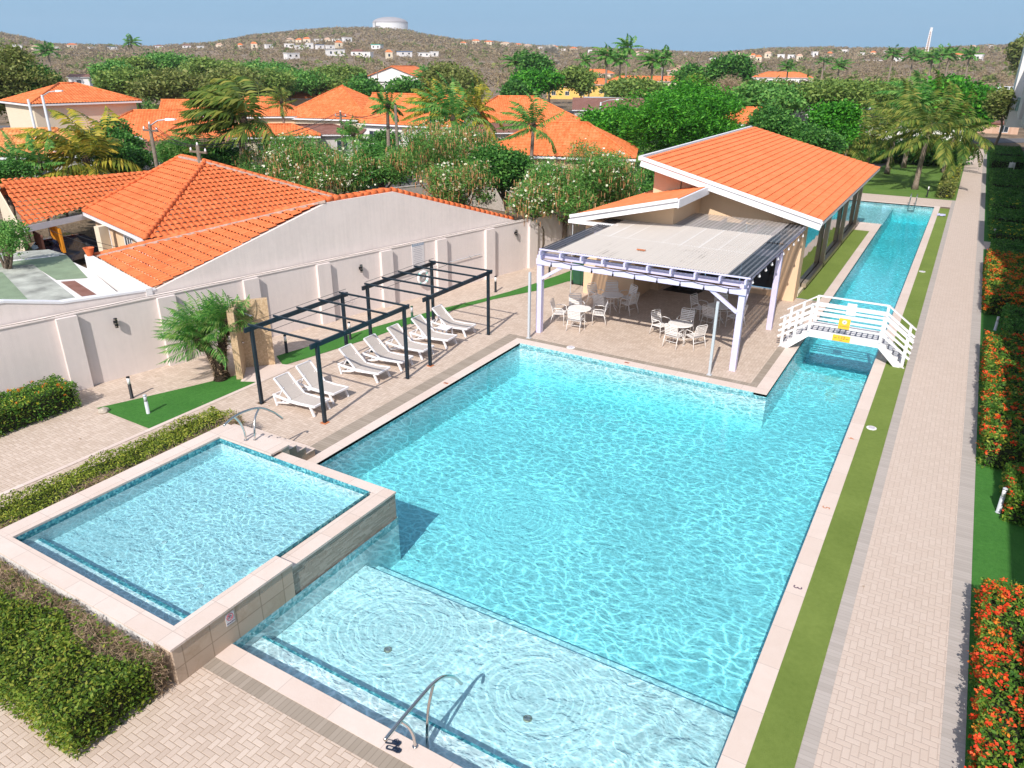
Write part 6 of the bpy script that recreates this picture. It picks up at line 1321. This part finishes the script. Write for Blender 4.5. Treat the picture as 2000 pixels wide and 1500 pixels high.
scatter(field(1300, 330, 1300, a0, a1, .6, 1.4, lambda a, r, x, y: free(a, r, x, y) and nz(x, y, .012) > .0), 30, 1.3, 'olive', 'green_scrub', 'scattered olive bushes on the plain and hills', 'scrub', 4.2, 4.0, .5)
# garden shrubs among houses
sp = None; SH = []
for _ in range(420):
    a = R.uniform(az_of(60), az_of(1560)); r = R.uniform(56, 128); x, y = r*math.sin(a), r*math.cos(a)
    if x > -15 and y < 122: continue
    if all(math.hypot(cx-x, cy-y) > 8.0 for cx, cy, rr in clr) and all(math.hypot(sx-x, sy-y) > 3.2 for sx, sy in SH): SH.append((x, y))
SH = SH[:70]
for i, (x, y) in enumerate(SH):
    if sp is None: sp = tree('garden_shrub', 'round green shrub growing among the orange roofed houses', 'shrub', (x, y, 0), blobs((0,0,1.4), (1.0,1.0,.6), 7, 1.0, .9, 3), 3500, .13, 'dark', .08, 'round garden shrubs among the houses')
    else: dup(sp, (x, y, ground_z(x, y)), R.uniform(0, 6), None, (R.uniform(.7, 1.4), R.uniform(.7, 1.4), R.uniform(.6, 1.3)))
# ================================================================ PALMS
WN_ = (-.45, -.10)
def pal(px, pyc, D, lab, L=3.2, seed=1, lm='palm', lean=(0, 0), n=18, sway=.3, zt=None, elr=(-.35, 1.2), droop=.28, lw=.05, ll=.7, nl=22, r=.16, pyb=None, name='coconut_palm', wind=(-.3, -.1), group=None):
    q = far(px, pyc, D); b = ground_z(q.x, q.y); h = q.z-b
    return palm(name, lab, (q.x-lean[0], q.y-lean[1], b), h, lean, n, L, lm, r, wind, droop, group, lw, ll, nl, seed=seed, sway=sway, elr=elr)
pal(474, 232, 54, 'wind-blown coconut palm with fronds streaming left above clay roof', 5.0, 2, 'palm', (.6, .3), 32, .9, lw=.09, ll=1.1, nl=30, elr=(-.2, 1.4), r=.2)
pal(168, 312, 56, 'coconut palm with yellowing fronds at left before the cream house', 4.6, 3, 'palmy', (.2, 0), 28, .5, lw=.09, ll=1.0, nl=28)
pal(400, 300, 57, 'small dark palm below the wind-blown palm', 3.0, 4, 'palmg', (0, 0), 16, .4)
pal(36, 312, 54, 'slim young palm with curved trunk before left grey house, left one', 2.0, 5, 'palmg', (.7, .2), 12, .8, ll=.45, r=.09); pal(78, 316, 54, 'slim young palm before left grey house, right one', 1.9, 6, 'palmg', (.5, .1), 12, .8, ll=.45, r=.09)
pal(885, 232, 68, 'tall palm with upright dark green fronds in the middle distance', 4.6, 7, 'palmg', (0, 0), 22, .25, elr=(-.1, 1.4), lw=.09, ll=.9); pal(930, 215, 76, 'yellowing palms right of the upright green palm', 4.2, 8, 'palmy', (0, 0), 22, .35, lw=.09, ll=.9); pal(845, 210, 84, 'bushy palm behind the upright green palm', 4.0, 9, 'palmy', (0, 0), 20, .4, lw=.09, ll=.9)
pal(1042, 245, 60, 'dark feathery palm before the verandah roofed house', 3.2, 10, 'palmg', (.2, 0), 18, .5, lw=.06); pal(757, 205, 62, 'slender drooping palm before the white gabled house', 1.8, 11, 'palmg', (.2, 0), 14, .3, ll=.5, droop=.7)
pal(690, 262, 72, 'small palm beside the teal car', 2.0, 12, 'palmg', (0, 0), 14, .4); pal(550, 200, 92, 'wispy palm before the pyramid roof', 2.4, 13, 'palm', (0, 0), 14, .9)
pal(1817, 252, 78, 'foremost lawn palm with pale trunk beside the walkway', 5.8, 20, 'palm', (.2, 0), 22, .2, lw=.08, ll=1.05, nl=34, r=.22)
pal(1752, 240, 88, 'lawn palm behind and left of the foremost palm', 5.2, 21, 'palm', (0, 0), 18, .3, lw=.08, ll=1.0, nl=30, r=.22); pal(1790, 205, 94, 'tallest lawn palm rising behind the foremost palm', 5.2, 22, 'palmg', (0, 0), 18, .3, lw=.08, ll=1.0, nl=30, r=.22)
pal(1655, 285, 80, 'left lawn palm beside the pavilion roof end', 4.6, 23, 'palm', (0, 0), 22, .3, lw=.07, ll=.85); pal(1705, 262, 84, 'second lawn palm from the pavilion roof end', 4.8, 24, 'palm', (0, 0), 22, .3, lw=.08, ll=.85); pal(1868, 262, 92, 'lawn palm leaning over the far walkway', 5.0, 25, 'palm', (.4, 0), 20, .2, lw=.085, ll=.9)
fp = pal(1226, 92, 200, 'tallest distant palm on the skyline right of centre', 4.2, 30, 'palmg', (0, 0), 16, .3, lw=.2, ll=1.1, nl=14, r=.25, group='distant palms on the plain')
def dpal(px, py, D, lab, s=1.0):
    q = far(px, py, D); b = ground_z(q.x, q.y); h0 = far(1226, 92, 200).z-ground_z(*far(1226, 92, 200).xy); dup(fp, (q.x, q.y, b), R.uniform(0, 6), lab, (s, s, max(.3, (q.z-b)/h0)))
for px, py, D, s, lab in ((1186,108,180,1.1,'distant palm left of the tallest skyline palm'), (1212,115,190,.9,'lower palm beside the tallest skyline palm'), (1275,118,175,1.1,'distant yellowing palm before the double street lamp'), (1297,112,180,.8,'slim distant palm right of the yellowing one'), (1143,118,220,.8,'small distant palm above villa wing'), (1008,120,190,1.1,'shaggy palm left of the silver palm'), (1022,116,195,.8,'thin palm behind the shaggy palm'), (832,150,150,1.0,'dark palm right of the long white house'), (835,140,170,.7,'thin palm behind the dark palm'), (1745,104,330,1.2,'first palm in row left of the pale mast houses'), (1785,108,300,1.2,'second palm of the far right palm row'), (1822,112,280,1.3,'first of the paired palms right of the mast'), (1840,106,290,1.3,'second of the paired palms right of the mast'), (1856,104,300,1.3,'third palm right of the mast'), (1895,106,320,1.2,'lone palm before the right ridge'), (92,98,300,1.3,'distant palm before the left skyline'), (256,82,420,1.4,'leafless looking palm on the left skyline'), (1540,130,240,.9,'palm behind the long white house'), (1640,126,260,1.1,'palm left of the large white villa'), (1445,205,110,.7,'small palm behind the mango tree'), (1328,150,170,.7,'small dark palm left of round tree'), (1610,118,400,1.4,'distant palm above orange roof row')):
    dpal(px, py, D, lab, s)
# silver fan palm
q = far(1074, 112, 205); b = ground_z(q.x, q.y); o = thing('silver_fan_palm', 'pale silver fan palm standing out against the brown plain', 'palm', (q.x, q.y, b)); h = q.z-b
MB().tube([(0,0,0), (0,0,h)], [.35, .28], 10).build('trunk', 'palmtrunk', o, True, world=False); V = []; F = []
for i in range(34):
    az = i*2.399; el = -.5+1.9*(i/34); d = Vector((math.cos(az)*math.cos(el), math.sin(az)*math.cos(el), math.sin(el))); c = Vector((0,0,h))+d*1.9; s_ = d.cross(Vector((.1,0,1))).normalized(); t_ = s_.cross(d)
    for k in range(13):
        g = -1.35+2.7*k/12; e = (d*math.cos(g)+s_*math.sin(g)).normalized(); w = e.cross(t_).normalized()*.12; kk = len(V); V += [c, c+e*.9+w, c+e*1.5+Vector((0,0,-.1)), c+e*.9-w]; F.append((kk, kk+1, kk+2, kk+3))
npmesh('fans', np.array([tuple(v) for v in V]), np.array(F), 'silver', o, local=True)
# small double date palm on the turf
def datepalm(lab, loc, h, lean, seed, n=46, L=1.7):
    o = palm('date_palm', lab, loc, h, lean, n, L, 'palmg', .17, (-.5, -.2), .42, 'pair of small date palms', .018, .36, 30, trunkmat='fibre', elr=(-.05, 1.3), sway=.45, seed=seed)
    C_ = []; top = Vector((lean[0], lean[1], h)); V = []; F = []; q = random.Random(seed)
    for i in range(420):
        f = q.random(); a = q.uniform(0, 6.28); c = Vector((lean[0]*f*f, lean[1]*f*f, h*f)); r = .17*(1+.25*f); p = c+Vector((math.cos(a), math.sin(a), 0))*r*.8; e = p+Vector((math.cos(a)*.13, math.sin(a)*.13, .10-.16*q.random())); w = Vector((-math.sin(a), math.cos(a), 0))*.02; k = len(V); V += [p-w, p+w, e+w*.4, e-w*.4]; F.append((k, k+1, k+2, k+3))
    npmesh('leaf_bases', np.array([tuple(v) for v in V]), np.array(F), 'twig', o, local=True); return o
datepalm('small date palm leaning left over the turf', (-21.25, 15.75, 0), 1.55, (-.5, -.2), 51); datepalm('small date palm beside the tan shower wall', (-21.35, 15.95, 0), 2.0, (.15, .35), 52, 34, 1.3)
# ================================================================ LIGHT, SKY, CAMERA
sd = Vector((.195, -1.095, 1.0)).normalized(); sd = Vector((.18, -1.09, 1.0)).normalized()
L = bpy.data.lights.new('sun', 'SUN'); L.energy = 4.1; L.angle = math.radians(.53); L.color = (1, .945, .87)
so = bpy.data.objects.new('sun', L); COL.objects.link(so); so.rotation_euler = sd.to_track_quat('Z', 'Y').to_euler()
W_ = bpy.data.worlds.new('World'); SC.world = W_; W_.use_nodes = True; nt = W_.node_tree; bg = nt.nodes['Background']
sk = nt.nodes.new('ShaderNodeTexSky'); sk.sky_type = 'NISHITA'; sk.sun_disc = False; sk.sun_elevation = math.asin(sd.z); sk.sun_rotation = math.atan2(sd.x, sd.y); sk.altitude = 0; sk.air_density = 1.0; sk.dust_density = .25; sk.ozone_density = 2.2
BG = .15; EXP = .34; k_ = 1/(BG*2**EXP)
gm = nt.nodes.new('ShaderNodeNewGeometry') if 0 else nt.nodes.new('ShaderNodeTexCoord'); sx = nt.nodes.new('ShaderNodeSeparateXYZ'); nt.links.new(gm.outputs['Generated'], sx.inputs[0])
mr = nt.nodes.new('ShaderNodeMapRange'); mr.interpolation_type = 'SMOOTHSTEP'; nt.links.new(sx.outputs[2], mr.inputs[0]); mr.inputs[1].default_value = .10; mr.inputs[2].default_value = .45
mx = nt.nodes.new('ShaderNodeMix'); mx.data_type = 'RGBA'; nt.links.new(mr.outputs[0], mx.inputs[0]); mr2 = nt.nodes.new('ShaderNodeMapRange'); nt.links.new(sx.outputs[2], mr2.inputs[0]); mr2.inputs[1].default_value = -.01; mr2.inputs[2].default_value = .09
m2 = nt.nodes.new('ShaderNodeMix'); m2.data_type = 'RGBA'; nt.links.new(mr2.outputs[0], m2.inputs[0]); m2.inputs[6].default_value = (.27*k_, .52*k_, .79*k_, 1); m2.inputs[7].default_value = (.35*k_, .57*k_, .79*k_, 1)
wb = nt.nodes.new('ShaderNodeMix'); wb.data_type = 'RGBA'; wb.blend_type = 'MULTIPLY'; wb.inputs[0].default_value = 1; nt.links.new(sk.outputs[0], wb.inputs[6]); wb.inputs[7].default_value = (2.05, 1.5, 1.12, 1)
nt.links.new(m2.outputs[2], mx.inputs[6]); nt.links.new(wb.outputs[2], mx.inputs[7]); nt.links.new(mx.outputs[2], bg.inputs[0]); bg.inputs[1].default_value = BG
cam = bpy.data.cameras.new('camera'); cam.sensor_width = 36; cam.lens = 36*FPX/2000; cam.clip_end = 20000; cam.clip_start = .1
co = bpy.data.objects.new('camera', cam); COL.objects.link(co); SC.camera = co
co.matrix_world = Matrix(((CR.x, -CD.x, -_f.x, 0), (CR.y, -CD.y, -_f.y, 0), (CR.z, -CD.z, -_f.z, H), (0, 0, 0, 1)))
SC.view_settings.view_transform = 'Standard'; SC.view_settings.look = 'None'; SC.view_settings.gamma = 1; SC.view_settings.exposure = EXP
cy = SC.cycles; cy.use_denoising = True; cy.max_bounces = 10; cy.diffuse_bounces = 3; cy.glossy_bounces = 3; cy.transmission_bounces = 4; cy.transparent_max_bounces = 12; cy.volume_bounces = 0; cy.caustics_reflective = False; cy.caustics_refractive = False; cy.use_adaptive_sampling = True; cy.adaptive_threshold = .015
SC.render.film_transparent = False

# ---- thin air haze
m = bpy.data.materials.new('air'); m.use_nodes = True; nt = m.node_tree; nt.nodes.clear(); o_ = nt.nodes.new('ShaderNodeOutputMaterial'); v_ = nt.nodes.new('ShaderNodeVolumePrincipled'); v_.inputs['Color'].default_value = (.80,.86,.92,1); v_.inputs['Density'].default_value = .00016; v_.inputs['Anisotropy'].default_value = .2; nt.links.new(v_.outputs[0], o_.inputs['Volume'])
hz = fin((lambda me: (me.from_pydata(*[MB().box(-2650, 2650, -2650, 2650, -45, 120).__dict__[k] if k != 'e' else [] for k in ('v', 'e', 'f')]), me)[1])(bpy.data.meshes.new('haze')), 'haze', m); hz['kind'] = 'stuff'; hz['label'] = 'thin pale air haze over the whole neighbourhood'; hz['category'] = 'haze'

# ---- a few fallen leaves on the paving
n_ = 260; P_ = np.zeros((n_, 3)); P_[:, 0] = rng.uniform(-24, 1.9, n_); P_[:, 1] = rng.uniform(4, 60, n_); P_[:, 2] = .022
ok = ((P_[:, 0] > -.3) | ((P_[:, 0] < -15) & (P_[:, 1] > 13.5) & (P_[:, 1] < 36)) | ((P_[:, 1] > 25.4) & (P_[:, 1] < 36) & (P_[:, 0] < -5)) | ((P_[:, 1] < 6.2) & (P_[:, 0] > -10) & (P_[:, 0] < -1.1)) | ((P_[:, 0] < -20.2) & (P_[:, 0] > -23) & (P_[:, 1] < 11.5)))
ok &= P_[:, 0] > WX0+WK*P_[:, 1]+.2
V_, F_ = leaves(P_[ok], .035, .5, 8); V_[:, 2] = np.clip(V_[:, 2], .018, .05); tag(npmesh('fallen_leaves', V_, F_, 'twig'), 'sparse dry leaves scattered over the paving', 'leaves', None, 'stuff')
